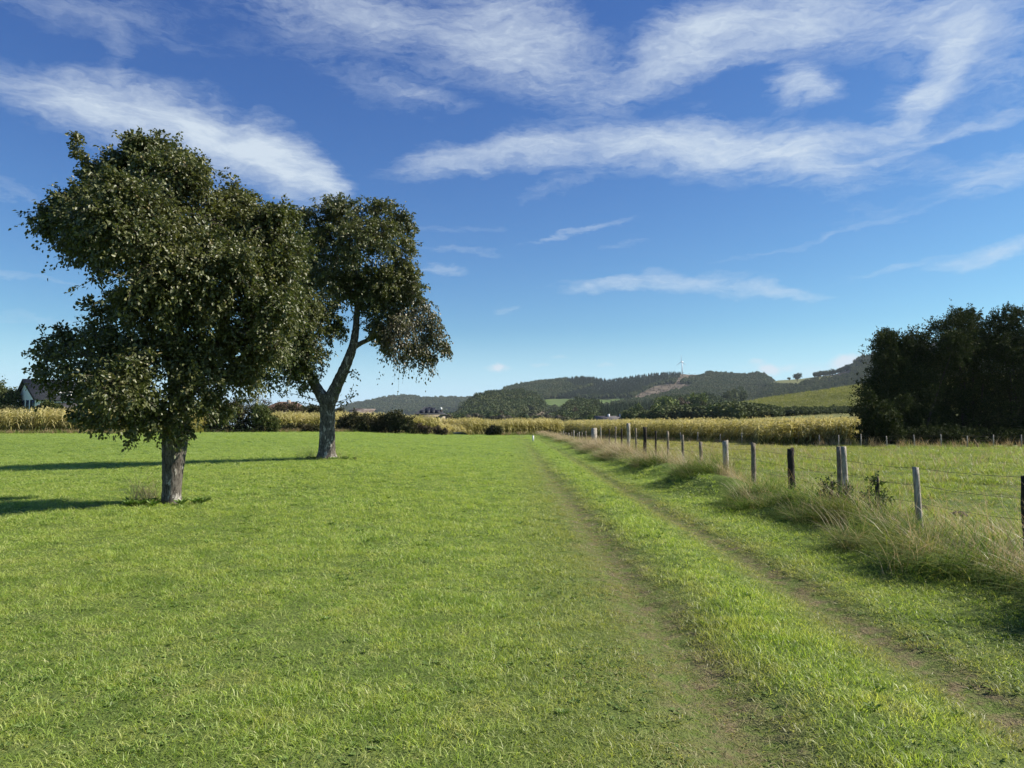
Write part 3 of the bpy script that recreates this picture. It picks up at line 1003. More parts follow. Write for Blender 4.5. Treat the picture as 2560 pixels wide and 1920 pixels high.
def scatter(name, pts, rot, scl, vid, protos, label=None):
    coll = bpy.data.collections.new(name + '_kinds')
    for i, p in enumerate(protos):
        p.name = '%s_kind_%02d' % (name, i)
        coll.objects.link(p)
    me = bpy.data.meshes.new(name)
    me.vertices.add(len(pts))
    me.vertices.foreach_set('co', np.asarray(pts, np.float32).ravel())
    a = me.attributes.new('rot', 'FLOAT_VECTOR', 'POINT')
    a.data.foreach_set('vector', np.asarray(rot, np.float32).ravel())
    a = me.attributes.new('scl', 'FLOAT_VECTOR', 'POINT')
    scl = np.asarray(scl, np.float32)
    if scl.ndim == 1:
        scl = np.repeat(scl[:, None], 3, 1)
    a.data.foreach_set('vector', scl.ravel())
    a = me.attributes.new('vid', 'INT', 'POINT')
    a.data.foreach_set('value', np.asarray(vid, np.int32).ravel())
    me.update()
    o = bpy.data.objects.new(name, me)
    COL.objects.link(o)
    ng = bpy.data.node_groups.new(name + '_scatter', 'GeometryNodeTree')
    ng.interface.new_socket('Geometry', in_out='INPUT', socket_type='NodeSocketGeometry')
    ng.interface.new_socket('Geometry', in_out='OUTPUT', socket_type='NodeSocketGeometry')
    N = ng.nodes
    gi = N.new('NodeGroupInput')
    go = N.new('NodeGroupOutput')
    ci = N.new('GeometryNodeCollectionInfo')
    ci.inputs['Collection'].default_value = coll
    ci.inputs['Separate Children'].default_value = True
    ci.inputs['Reset Children'].default_value = True
    iop = N.new('GeometryNodeInstanceOnPoints')
    ng.links.new(gi.outputs[0], iop.inputs['Points'])
    ng.links.new(ci.outputs[0], iop.inputs['Instance'])
    iop.inputs['Pick Instance'].default_value = True
    for nm, typ, sock in (('rot', 'FLOAT_VECTOR', 'Rotation'), ('scl', 'FLOAT_VECTOR', 'Scale'), ('vid', 'INT', 'Instance Index')):
        na = N.new('GeometryNodeInputNamedAttribute')
        na.data_type = typ
        na.inputs['Name'].default_value = nm
        if sock == 'Rotation':
            er = N.new('FunctionNodeEulerToRotation')
            ng.links.new(na.outputs['Attribute'], er.inputs[0])
            ng.links.new(er.outputs[0], iop.inputs[sock])
        else:
            ng.links.new(na.outputs['Attribute'], iop.inputs[sock])
    ng.links.new(iop.outputs[0], go.inputs[0])
    md = o.modifiers.new('scatter', 'NODES')
    md.node_group = ng
    o['kind'] = 'stuff'
    if label:
        o['label'] = label
    return o


def tuft(n, R, h0, h1, wd, bend0, bend1, mat, seed, segs=2, lean=(0, 0), rpow=1.0, rlo=0.0, rhi=1.0, dirs=None):
    rg = np.random.default_rng(seed)
    V, Q, T, rr, tt = [], [], [], [], []
    for i in range(n):
        a = rg.random() * 6.283
        rad = R * math.sqrt(rg.random())
        bx, by = rad * math.cos(a), rad * math.sin(a)
        hd = rg.random() * 6.283 if dirs is None else dirs + rg.normal() * 0.7
        L = h0 + (h1 - h0) * rg.random()
        bend = bend0 + (bend1 - bend0) * rg.random()
        dx, dy = math.cos(hd) * bend + lean[0], math.sin(hd) * bend + lean[1]
        tw = rg.random() * 6.283
        sx, sy = math.cos(tw), math.sin(tw)
        rv = rlo + (rhi - rlo) * rg.random() ** rpow
        b0 = len(V)
        for s in range(segs + 1):
            t = s / segs
            hor = L * (0.35 * t + 0.65 * t * t)
            x, y = bx + dx * hor, by + dy * hor
            bb = min(1.4, math.hypot(dx, dy))
            z = L * (t - 0.42 * bb * t * t) - 0.006
            wh = wd * (0.6 + 0.8 * rg.random()) * (1 - 0.45 * t) / 2 if s < segs else 0
            if s < segs:
                V.append((x - sx * wh, y - sy * wh, z))
                V.append((x + sx * wh, y + sy * wh, z))
                rr += [rv, rv]
                tt += [t, t]
            else:
                V.append((x, y, z))
                rr.append(rv)
                tt.append(1.0)
            if s > 0:
                if s < segs:
                    q = b0 + 2 * (s - 1)
                    Q.append((q, q + 1, q + 3, q + 2))
                else:
                    q = b0 + 2 * (s - 1)
                    T.append((q, q + 1, q + 2))
    return mesh_np('tuft', V, [np.array(Q, int).reshape(-1, 4), np.array(T, int)], mat, attrs={'rnd': ('FLOAT', 'POINT', rr), 'tt': ('FLOAT', 'POINT', tt)}, link=False)


def rosette(n, R, mat, seed, up=0.3):
    rg = np.random.default_rng(seed)
    a = rg.random(n) * 6.283
    ax = np.stack([np.cos(a), np.sin(a), up + 0.3 * rg.random(n)], -1)
    pos = np.stack([np.cos(a) * .01, np.sin(a) * .01, np.full(n, .01)], -1)
    nr = np.tile([0, 0, 1.0], (n, 1)) + rg.normal(size=(n, 3)) * .25
    V, F, r = leaves_mesh(pos, ax, nr, R * (.6 + .6 * rg.random(n)), R * .38, rg.random(n), 6)
    return mesh_np('rosette', V, F, mat, attrs={'rnd': ('FLOAT', 'POINT', r), 'tt': ('FLOAT', 'POINT', np.ones(len(V)))}, link=False)


def spread(dmin, dmax, n0, power, xfun, seed, cap=7.0, margin=1.6):
    """sample points with falling density; returns x, y, growth"""
    rg = np.random.default_rng(seed)
    ds = np.linspace(dmin, dmax, 4000)
    dens = n0 * np.minimum(1, (cap / ds)) ** power
    width = 2 * (0.70 * ds + margin)
    cdf = np.cumsum(dens * width) * (ds[1] - ds[0])
    n = int(cdf[-1])
    u = rg.random(n) * cdf[-1]
    d = np.interp(u, cdf, ds)
    x = (rg.random(n) * 2 - 1) * (0.70 * d + margin)
    growth = np.maximum(1, d / cap)
    return x, d, growth, rg


def rutf(x, y):
    xx = x + 0.30 * (fbm(x * 1.1, y * 1.1, 3) - 0.5)
    a = 1 - smooth(0.10, 0.52, np.abs(xx - 1.22))
    b = 1 - smooth(0.08, 0.34, np.abs(xx - 2.88))
    return np.maximum(a, b) * smooth(116, 104, y)


# meadow grass on both sides and in the middle of the track
x, y, gr, rg = spread(2.6, 112, 330, 1.62, None, 5, cap=7.0)
ok = (x < 4.4 + 0.5 * fbm(y * .7, x * 0, 2)) & ~((y > 109.5) & (x > -16) & (x < 0))
left_edge = np.where(x < -0.36 * y, 0, 0)
ok &= y < np.interp(x / y, [-0.75, -0.56, -0.40, -0.30, -0.15, 0.04, 0.1], [76, 77, 83, 90, 96, 112, 112])
ru = rutf(x, y)
ok &= rg.random(len(x)) > ru * np.clip(-0.60 + 1.9 * fbm(x * 2.3, y * 2.3, 3), 0, .95) * np.where(x > 2.2, 1.5, 1.0) * smooth(90, 20, y)
patch = np.clip(.58 + 1.15 * (fbm(x * 1.1, y * 1.1, 4) - .5), 0, 1)
ok &= (rg.random(len(x)) < 0.55 + 0.9 * patch) | (y > 25)
x, y, gr, ru, patch = x[ok], y[ok], gr[ok], ru[ok], patch[ok]
n = len(x)
tall = (0.70 + 0.75 * (patch - .3)) * (1 - 0.55 * ru) * (0.8 + 0.4 * rg.random(n)) * (0.45 + 1.10 * fbm(x * 2.6, y * 2.6, 2))
hs_ = 0.85 * tall * np.minimum(gr ** 0.30, 1.5) * (1 + .35 * np.exp(-((x - 2.0) / .45) ** 2))
ws_ = 0.95 * gr ** 0.62 * (0.8 + 0.4 * rg.random(n))
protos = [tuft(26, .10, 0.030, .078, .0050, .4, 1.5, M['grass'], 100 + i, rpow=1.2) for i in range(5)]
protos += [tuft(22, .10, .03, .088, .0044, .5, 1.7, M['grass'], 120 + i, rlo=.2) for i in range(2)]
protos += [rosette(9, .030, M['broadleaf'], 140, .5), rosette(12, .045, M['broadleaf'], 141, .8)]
vid = rg.integers(0, 7, n)
rw = rg.random(n)
weedy = fbm(x * 1.3 + 40, y * 1.3, 3)
vid[(rw < 0.26 * smooth(.52, .62, weedy) + .012)] = 7
vid[(rw > 0.996)] = 8
pts = np.stack([x, y, H(x, y) - 0.004], -1)
rot = np.stack([rg.normal(size=n) * .12, rg.normal(size=n) * .12, rg.random(n) * 6.283], -1)
scatter('meadow_grass', pts, rot, np.stack([ws_, ws_, hs_], -1), vid, protos, 'short bright green grass of the meadow and the track')
print('meadow', n)

# dry thatch lying in the ruts
x, y, gr, rg = spread(3, 60, 60, 1.3, None, 15, cap=7.0)
ru = rutf(x, y)
ok = rg.random(len(x)) < ru * 0.9 + 0.10 * smooth(12, 4, y) * smooth(.5, .62, fbm(x * 1.6 + 9, y * 1.6, 3))
x, y, gr = x[ok], y[ok], gr[ok]
n = len(x)
protos = [tuft(12, .12, .03, .08, .004, 1.4, 3.0, M['straw'], 200 + i, rhi=.8) for i in range(3)]
scatter('dry_thatch', np.stack([x, y, H(x, y) - .004], -1), np.stack([x * 0, x * 0, rg.random(n) * 6.28], -1), np.stack([gr ** .5, gr ** .5, .55 + .3 * rg.random(n)], -1), rg.integers(0, 3, n), protos, 'dry clippings in the worn wheel tracks')

# pasture grass beyond the fence
x, y, gr, rg = spread(7, 108, 110, 1.45, None, 6, cap=9.0, margin=3)
edge = np.interp(x, [9.0, 10.9, 28, 60], [118, 104, 67, 66])
ok = (x > 6.2) & (y < edge)
pt = fbm(x * 0.55, y * 0.55, 4)
ok &= rg.random(len(x)) < 0.4 + 1.0 * pt
x, y, gr, pt = x[ok], y[ok], gr[ok], pt[ok]
n = len(x)
tus = smooth(.50, .72, fbm(x * .9 + 3, y * .9, 3))
hs_ = (0.60 + 1.6 * tus) * (0.7 + .6 * rg.random(n)) * np.minimum(gr ** .3, 1.5)
ws_ = 1.1 * gr ** .6
protos = [tuft(24, .12, .05, .14, .0062, .5, 1.5, M['pasture'], 300 + i) for i in range(4)] + [tuft(10, .08, .10, .26, .004, .3, 1.0, M['straw'], 310)]
vid = rg.integers(0, 4, n)
vid[rg.random(n) < 0.05 + 0.10 * smooth(.5, .3, pt)] = 4
scatter('pasture_grass', np.stack([x, y, H(x, y) - .004], -1), np.stack([rg.normal(size=n) * .1, rg.normal(size=n) * .1, rg.random(n) * 6.28], -1), np.stack([ws_, ws_, hs_], -1), vid, protos, 'tussocky grass of the pasture behind the fence')
print('pasture', n)

# verge: long, arching grass along the fence
rg = np.random.default_rng(8)
N0 = 15000
y = 3.0 + (132 - 3.0) * rg.random(N0) ** 2.0
x = 3.9 + 3.4 * rg.random(N0)
cl_ = fbm(x * .75 + 7, y * .42 + 2, 3)
edge_l = 4.1 + 0.85 * (fbm(y * .55 + 3, y * 0 + 5, 2) - .45) * 2 - 0.25 * smooth(10, 4, y)
inside = smooth(0, 0.6, x - edge_l) * smooth(7.3, 6.5, x)
ok = (rg.random(N0) < inside * (0.25 + 1.3 * cl_)) & (x > edge_l)
x, y, cl_, inside = x[ok], y[ok], cl_[ok], inside[ok]
n = len(x)
core = np.exp(-((x - 5.0) / 1.0) ** 2)
hs_ = 0.86 * (0.35 + 0.70 * core) * (0.42 + 0.95 * smooth(.36, .60, cl_)) * (1 - .48 * smooth(5.3, 5.9, x)) * (0.7 + .5 * rg.random(n)) * (1 + 0.15 * smooth(20, 80, y))
protos = [tuft(24, .13, .25, .62, .0085, .5, 1.3, M['verge'], 400 + i, segs=4, lean=(-.35, -.05), rpow=1.3) for i in range(4)]
protos += [tuft(24, .16, .20, .50, .0085, .9, 1.7, M['verge'], 410 + i, segs=4, lean=(-.6, -.1), rpow=1.6) for i in range(2)]
protos += [tuft(16, .14, .35, .80, .0045, .2, .9, M['straw'], 420 + i, segs=4, lean=(-.35, .0)) for i in range(3)]
farf = smooth(14, 34, y)
pd = 0.10 + 0.48 * farf + 0.50 * smooth(.46, .62, fbm(x * .8, y * .6, 3)) * smooth(4.5, 5.4, x)
pd = pd + .40 * smooth(12, 7, y) * smooth(4.6, 5.4, x)
hs_ = hs_ * (1 - .38 * smooth(45, 70, y)) * (1 - .25 * smooth(40, 60, y) * smooth(5.4, 6.0, x))
hs_ = hs_ * (1 + .25 * smooth(12, 7, y))
vid = rg.integers(0, 6, n)
isd = rg.random(n) < pd
vid[isd] = 6 + rg.integers(0, 3, isd.sum())
grw = np.maximum(1, y / 16) ** .5
front = (x < 4.9) & (vid < 4) & (rg.random(n) < .6)
vid[front] = 4 + rg.integers(0, 2, front.sum())
rz = rg.normal(size=n) * .6
scatter('verge_grass', np.stack([x, y, H(x, y) - .01], -1), np.stack([rg.normal(size=n) * .08, rg.normal(size=n) * .08, rz], -1), np.stack([grw, grw, hs_], -1), vid, protos, 'long arching grass on the bank along the fence')
print('verge', n)

# tall bleached stems with seed heads
rg = np.random.default_rng(9)
N0 = 420
y = 5.0 + 42 * rg.random(N0) ** 1.5
x = 5.0 + 2.2 * rg.random(N0)
keep = fbm(x * .7 + 2, y * .5, 2) > .45
x, y = x[keep], y[keep]
n = len(x)
stems = [tuft(5, .10, .50, .85, .0042, .15, .55, M['straw'], 500 + i, segs=5, lean=(-.4, .0), rlo=.4) for i in range(4)]
scatter('seed_stems', np.stack([x, y, H(x, y)], -1), np.stack([x * 0, x * 0, rg.normal(size=n) * .5], -1), (.75 + .45 * rg.random(n)), rg.integers(0, 4, n), stems, 'bleached tall grass stems leaning over the verge')

# rough growth round both trunks
for (D, bx, nm, lab, seed, cnt) in ((13.9, 428, 'trunk_grass', 'long dry grass and weeds round the near tree trunk', 31, 46), (27.0, 816, 'trunk_grass', 'dry grass tuft round the foot of the forked tree', 32, 46)):
    rg = np.random.default_rng(seed)
    c = P(bx, 1262 if D < 20 else 1135, D)
    a = rg.random(cnt) * 6.283
    rr = .25 + .5 * rg.random(cnt)
    x = c.x + np.cos(a) * rr * (1.3 if D < 20 else 1.5)
    y = D + np.sin(a) * rr * .6 - .1
    if D < 20:
        x[:16] = c.x - .38 - .35 * rg.random(16)
        y[:16] = D - .05 + .3 * rg.random(16)
    vid = rg.integers(0, 3, cnt)
    vid[:16] = 3 + rg.integers(0, 2, 16)
    pr = [tuft(22, .12, .06, .2, .009, .5, 1.4, M['broadleaf'], seed + 1), rosette(16, .13, M['broadleaf'], seed + 2, .9), tuft(22, .12, .08, .24, .007, .5, 1.4, M['verge'], seed + 3), tuft(12, .10, .35, .72, .0035, .15, .9, M['straw'], seed + 4, segs=4), tuft(14, .10, .25, .5, .004, .4, 1.2, M['straw'], seed + 5, segs=4)]
    s_ = (.8 + .4 * rg.random(cnt)) * (1.0 if D < 20 else 1.05)
    s_[:16] *= 1.25 if D < 20 else 1.0
    scatter(nm, np.stack([x, y, H(x, y)], -1), np.stack([x * 0, x * 0, rg.random(cnt) * 6.28], -1), s_, vid, pr, lab)

# ------------------------------------------------------------------ maize fields


def maize_plant(seed):
    rg = np.random.default_rng(seed)
    V, Q, T, rr = [], [], [], []
    Ht = 2.15 + .2 * rg.random()

    def strip(pts, sides, ws, rv):
        b0 = len(V)
        for p, s, w in zip(pts, sides, ws):
            V.append(tuple(p - s * w / 2))
            V.append(tuple(p + s * w / 2))
            rr.extend([rv, rv])
        for i in range(len(pts) - 1):
            q = b0 + 2 * i
            Q.append((q, q + 1, q + 3, q + 2))
    # stalk as two crossed strips
    for s in (np.array([1.0, 0, 0]), np.array([0, 1.0, 0])):
        strip([np.array([0, 0, -.05]), np.array([.01, 0, Ht * .5]), np.array([.03, .01, Ht])], [s] * 3, [.03, .024, .012], .45)
    pl = rg.random() * 6.28
    nl = 12
    for i in range(nl):
        z = .25 + (Ht - .35) * i / (nl - 1)
        a = pl + (PI if i % 2 else 0) + rg.normal() * .35
        L = (.55 + .35 * math.sin(PI * (i + 1) / (nl + 1))) * (.8 + .4 * rg.random())
        d = np.array([math.cos(a), math.sin(a), 0])
        s = np.array([-math.sin(a), math.cos(a), 0]) + np.array([0, 0, 1.0]) * rg.normal() * .5
        s /= np.linalg.norm(s)
        rise = .35 + .3 * rg.random() if i > 3 else .05
        dr = .9 + .5 * rg.random() if i > 3 else 1.4
        pts = [np.array([0, 0, z]) + d * L * t * (.8) + np.array([0, 0, L * (rise * t * 1.6 - dr * t * t)]) for t in (0, .33, .66, 1)]
        h = i / nl
        rv = np.clip((.35 + .50 * h) + rg.normal() * .16 if h > .3 else .28 + rg.normal() * .15, 0, 1)
        strip(pts, [s] * 4, [.045, .085, .065, .01], rv)
    for i in range(7):
        a = rg.random() * 6.28
        L = .22 + .12 * rg.random()
        d = np.array([math.cos(a), math.sin(a), 0]) * (.5 if i else 0.05)
        s = np.array([-math.sin(a), math.cos(a), 0.2])
        pts = [np.array([.03, .01, Ht]) + d * L * t * .7 + np.array([0, 0, L * (1.1 * t - .35 * t * t)]) for t in (0, .5, 1)]
        strip(pts, [s] * 3, [.015, .018, .006], .85 + .15 * rg.random())
    return mesh_np('maize_plant', V, np.array(Q), M['maize'], attrs={'rnd': ('FLOAT', 'POINT', rr)}, link=False)


MAIZE = [maize_plant(600 + i) for i in range(6)]
first = True


def maize_field(name, lines, rows, label, seed, sp=.17, rs=.72, umax=None):
    """lines: front edges [(p0,p1,inward normal)]"""
    rg = np.random.default_rng(seed)
    X, Y = [], []
    for (p0, p1, nrm) in lines:
        p0 = np.array(p0)
        p1 = np.array(p1)
        nrm = np.array(nrm) / np.linalg.norm(nrm)
        L = np.linalg.norm(p1 - p0)
        m = int(L / sp)
        for r in range(rows):
            t = (np.arange(m) + rg.random(m) * .5) / m
            q = p0 + (p1 - p0) * t[:, None] + nrm * (r * rs) + rg.normal(size=(m, 2)) * .05
            X.append(q[:, 0])
            Y.append(q[:, 1])
    x = np.concatenate(X)
    y = np.concatenate(Y)
    if umax:
        ok = x < y * umax
        x, y = x[ok], y[ok]
    n = len(x)
    s = (.80 + .26 * rg.random(n)) * (.88 + .24 * fbm(x * .35, y * .35, 3))
    return scatter(name, np.stack([x, y, H(x, y)], -1), np.stack([rg.normal(size=n) * .06, rg.normal(size=n) * .06, rg.random(n) * 6.28], -1), np.stack([s * 1.1, s * 1.1, s * 1.0], -1), rg.integers(0, 6, n), [maize_plant(seed * 10 + i) for i in range(6)], label)


def xy(px, D):
    return ((px - 1280) / 1920.0 * D, D)


maize_field('maize_field', [(xy(-260, 73), xy(330, 77), (0, 1)), (xy(330, 77), xy(500, 84), (-.3, 1))], 12, 'ripe golden maize field on the left edge in front of the white house', 61)
maize_field('maize_field', [(xy(640, 94), xy(1000, 103), (0, 1)), (xy(1000, 103.5), xy(1190, 116.5), (0, 1)), (xy(1190, 116.5), xy(1406, 126), (0, 1))], 12, 'ripe golden maize field in the middle behind the meadow', 62)
maize_field('maize_field', [((10.9, 105), (28.5, 67), (.9, .42)), ((28.5, 67), (29.6, 66.6), (.3, 1)), ((29.6, 66.6), (44, 99), (-.9, .4)), ((9.4, 142), (10.9, 105), (1, 0))], 12, 'ripe golden maize field on the right behind the pasture', 63, umax=.452)

# ------------------------------------------------------------------ bushes, hedges and trees of the middle distance


def shrub(name, D, blobs_px, mat, label, cat, seed, per=60, nleaf=14, L=.16, Wd=.11, up=.35, droop=.1, depth=1.0, group=None, stem=True, twig_frac=.15, base_py=None, minr=.15, hang=.1, rbias=0.0, zbase=None):
    rg = np.random.default_rng(seed)
    k = D / 1920.0
    cx = np.mean([b[0] for b in blobs_px])
    c = P(cx, 1060, D)
    zb = float(H(c.x, D)) if zbase is None else zbase
    base = Vector((c.x, D, zb))
    root = empty(name, base)
    tag(root, label, cat, group)
    bl = []
    for b in blobs_px:
        p = P(b[0], b[1], D)
        dd = b[3] if len(b) > 3 else rg.normal() * .6
        bl.append((p.x - base.x, dd * depth, p.z - base.z, b[2] * k))
    bl = np.array(bl)
    o, tw, paths = crown('crown', bl, per, nleaf, L, Wd, mat, root, rg, up=up, droop=droop, shape=4, twig_frac=twig_frac, twig_r=L * .07, jit=L * .35, hang=hang, minr=minr, rbias=rbias)
    if tw and twig_frac > 0:
        t_ = mesh_np('twigs', tw[0], tw[1], M['darkbark'], root)
        t_['kind'] = 'stuff'
    if stem:
        mb = MB()
        for i, b in enumerate(bl):
            gx = b[0] * .55
            mb.tube(bez((gx, b[1] * .4, -.2), ((gx + b[0]) / 2, b[1] * .6, b[2] * .5), b[:3], 6), np.linspace(.035 + .012 * b[2], .02, 6), 6, noise=.1, seed=i)
        mb.build('stems', M['darkbark'], root, True)['kind'] = 'stuff'
    return root


# big dark trees at the right
DT = 77
shrub('hornbeam', DT, [(2205, 1000, 60), (2225, 930, 50), (2250, 880, 45), (2195, 1060, 50), (2260, 990, 70), (2270, 1060, 55), (2310, 930, 60), (2290, 870, 38), (2215, 860, 26), (2330, 1000, 60), (2340, 1060, 50), (2192, 960, 22), (2180, 1085, 28), (2240, 840, 22), (2345, 880, 40), (2255, 1095, 30), (2320, 1095, 30), (2215, 1095, 30), (2200, 905, 16), (2028, 1070.2, 17, -7.3), (2025, 1090.5, 15, -7.3), (2045, 1047.3, 20, -7.3), (2056, 1078.7, 25, -7.3), (2042, 1017.6, 15, -7.3), (2036, 996.4, 10, -7.3), (2069, 1043.0, 25, -7.3), (2086, 1081.2, 25, -7.3), (2240, 1098, 26, -3), (2280, 1095, 28, -3), (2320, 1098, 26, -3), (2360, 1098, 24, -2.5), (2178, 1010, 16, -4)],
      M['dark_leaf'], 'dark spreading tree at the left end of the row behind the pasture', 'tree', 801, per=190, nleaf=17, L=.20, Wd=.12, up=.45, droop=.05, depth=1.6, minr=.3, twig_frac=.08)
shrub('hornbeam', DT + 2, [(2400, 880, 55), (2380, 830, 45), (2420, 820, 40), (2350, 835, 30), (2440, 900, 60), (2400, 950, 70), (2380, 1030, 70), (2450, 1000, 70), (2450, 1060, 55), (2400, 1080, 45), (2470, 840, 45), (2395, 790, 20), (2430, 795, 18), (2350, 1090, 40), (2500, 1090, 40), (2440, 1095, 36), (2380, 1100, 26, -3), (2415, 1100, 26, -3), (2455, 1100, 26, -3), (2490, 1100, 24, -3)],
      M['dark_leaf'], 'tall dark tree in the middle of the row behind the pasture', 'tree', 802, per=190, nleaf=17, L=.20, Wd=.12, up=.5, droop=.05, depth=1.8, minr=.3, twig_frac=.08)
shrub('hornbeam', DT + 1, [(2520, 850, 55), (2500, 810, 30), (2550, 810, 36), (2510, 785, 16), (2545, 785, 16), (2530, 920, 70), (2600, 900, 80), (2520, 1000, 60), (2580, 1010, 80), (2560, 1080, 60), (2640, 1050, 70), (2640, 960, 70), (2620, 830, 50), (2520, 1090, 40), (2700, 1000, 80), (2700, 900, 60), (2500, 900, 50), (2530, 1100, 26, -3), (2570, 1100, 28, -3), (2610, 1100, 28, -3)],
      M['dark_leaf'], 'tall dark tree cut by the right frame edge', 'tree', 803, per=190, nleaf=17, L=.20, Wd=.12, up=.5, droop=.05, depth=1.8, minr=.3, twig_frac=.08)

# hedge between the maize fields
shrub('hedge', 88, [(470, 1060, 28), (500, 1045, 36), (545, 1042, 38), (590, 1045, 36), (625, 1048, 32), (655, 1052, 28), (480, 1072, 26), (520, 1072, 26), (560, 1072, 26), (600, 1072, 26), (640, 1074, 22), (672, 1068, 18)],
      M['hedge_leaf'], 'dark green hedge between the two big tree trunks', 'hedge', 811, per=90, nleaf=14, L=.22, Wd=.16, depth=1.0)
shrub('bush', 86, [(660, 1040, 22), (675, 1058, 20), (680, 1075, 14), (640, 1030, 20)], M['olive_leaf'], 'yellowish green bush at the right end of the dark hedge', 'bush', 812, per=110, nleaf=14, L=.2, Wd=.14)
shrub('scrubby_tree', 94, [(640, 1003, 20), (615, 1008, 18), (662, 1010, 18), (630, 1022, 22), (655, 1028, 22)], M['brown_leaf'], 'thin leaved brownish tree rising above the hedge', 'tree', 813, per=60, nleaf=6, L=.16, Wd=.10, twig_frac=1.0)
shrub('bush', 93, [(588, 1020, 20), (575, 1030, 20), (600, 1032, 18)], M['brown_leaf'], 'reddish brown bush behind the dark hedge', 'bush', 814, per=120, nleaf=12, L=.2, Wd=.14)
shrub('bush', 140, [(700, 1026, 18), (725, 1025, 16), (690, 1035, 16), (745, 1032, 14)], M['brown_leaf'], 'dull brown bush in front of the brown roofed house', 'bush', 815, per=140, nleaf=12, L=.28, Wd=.2)
shrub('hedge', 150, [(760, 1030, 14), (782, 1027, 13), (804, 1028, 13), (826, 1029, 12), (848, 1032, 11), (770, 1036, 10), (840, 1038, 10)], M['hedge_leaf'], 'row of green conifer bushes right of the brown roofed house', 'hedge', 816, per=110, nleaf=12, L=.3, Wd=.2)
shrub('bush', 90, [(700, 1076, 12), (725, 1074, 13), (750, 1073, 14), (772, 1076, 13), (790, 1078, 10)], M['hedge_leaf'], 'low bramble bush at the foot of the middle maize', 'bush', 817, per=110, nleaf=12, L=.18, Wd=.13)
shrub('hedge', 93, [(862, 1064, 22), (885, 1055, 26), (915, 1060, 24), (945, 1060, 23), (975, 1052, 24), (1000, 1052, 22), (1020, 1062, 20), (850, 1076, 14), (900, 1074, 18), (940, 1075, 16), (985, 1074, 18), (1030, 1074, 15)], M['hedge_leaf'], 'dark rounded hedge right of the forked tree trunk', 'hedge', 818, per=100, nleaf=15, L=.2, Wd=.15)
shrub('bush', 94, [(1048, 1072, 13), (1068, 1075, 11), (1092, 1077, 10), (1110, 1080, 8)], M['brown_leaf'], 'low brown bush in front of the maize left of the dark car', 'bush', 819, per=110, nleaf=12, L=.16, Wd=.12)
shrub('bush', 112, [(1232, 1078, 12), (1245, 1076, 10), (1222, 1084, 8)], M['hedge_leaf'], 'small dark bush against the maize right of the dark car', 'bush', 820, per=110, nleaf=12, L=.2, Wd=.14)
shrub('garden_tree', 135, [(10, 995, 32), (35, 1000, 24), (-30, 985, 40), (15, 1020, 26), (45, 1020, 18)], M['wood_decid'], 'dark green garden tree left of the white house', 'tree', 821, per=160, nleaf=14, L=.3, Wd=.22)
shrub('bush', 112, [(108, 1016, 13), (126, 1018, 12), (92, 1023, 8), (140, 1022, 10)], M['olive_leaf'], 'green bush in front of the white house gable', 'bush', 822, per=140, nleaf=14, L=.22, Wd=.16)
shrub('hedge', 110, [(10, 1026, 10), (35, 1026, 10), (60, 1027, 10), (160, 1027, 9), (185, 1027, 9), (210, 1027, 10), (240, 1026, 12), (270, 1024, 14), (300, 1022, 15), (330, 1020, 14)], M['hedge_leaf'], 'low garden hedge above the left maize', 'hedge', 823, per=90, nleaf=12, L=.24, Wd=.18)

# leafy weeds in the verge by the fence
for i, (px, py, D, r, lab) in enumerate([(2075, 1225, 12.8, 26, 'leafy green nettle clump by the pair of posts'), (2112, 1240, 12.4, 24, 'leafy weed standing right against the pale post of the pair'), (2190, 1215, 13.4, 22, 'leafy thistle like weed in the pasture between two grey posts')]):
    shrub('weed', D, [(px, py, r, 0), (px - 12, py + 28, r, .1), (px + 12, py + 30, r * .9, -.1), (px + 4, py - 22, r * .5, 0), (px, py + 60, r, 0)], M['verge_weed'], lab, 'weed', 830 + i, per=15, nleaf=9, L=.055, Wd=.026, up=.6, droop=.1, twig_frac=1.0)

# ------------------------------------------------------------------ fence
fence = empty('pasture_fence', (6.0, 9.0, 0))
tag(fence, 'old wire fence of uneven wooden posts between track and pasture', 'fence')
FX = 6.0
POSTS = [
    # px, top py, width px, material, lean px at the foot
    (2566, 1193, 26, 'post_dark', 2), (2289, 1168, 15.5, 'post_grey', 9), (2108.5, 1116, 13.5, 'post_grey', 6), (2097, 1116.5, 13, 'post_mid', 2), (1977, 1122, 17, 'post_dark', 1), (1883, 1107, 11.5, 'post_mid', 0),
    (1813, 1102, 15, 'post_grey', 2), (1751.5, 1104, 8.5, 'post_mid', 1), (1706, 1087, 6.5, 'post_mid', 2), (1669.5, 1078, 6, 'post_mid', 1), (1639.5, 1077, 5, 'post_dark', -1), (1612, 1068, 9, 'post_dark', 0), (1589.5, 1070, 5, 'post_mid', 1),
    (1571, 1058, 8.5, 'post_grey', 0), (1554, 1072, 4.5, 'post_dark', 0), (1539, 1066, 4, 'post_mid', -2), (1523, 1072, 3.5, 'post_dark', 1), (1502, 1069, 3, 'post_grey', 0),
    (1464, 1077, 3, 'post_mid', 2), (1455, 1081, 2.6, 'post_mid', 0), (1448, 1080, 2.4, 'post_grey', 0), (1443, 1083, 2.4, 'post_mid', 1), (1434.5, 1076, 3, 'post_grey', 0), (1429, 1080, 2.4, 'post_mid', -1), (1422, 1082, 2.6, 'post_grey', 0), (1414, 1081, 2.4, 'post_mid', 0), (1408.5, 1077, 2.6, 'post_grey', 0),
    (1403, 1079, 2.4, 'post_mid', 0), (1397, 1083, 2, 'post_grey', 0), (1388, 1081, 2.4, 'post_grey', 0), (1380, 1083, 2, 'post_mid', 0), (1372, 1081, 2.6, 'post_grey', 0), (1365, 1073, 2.2, 'post_tan', 0),
]
tops = []
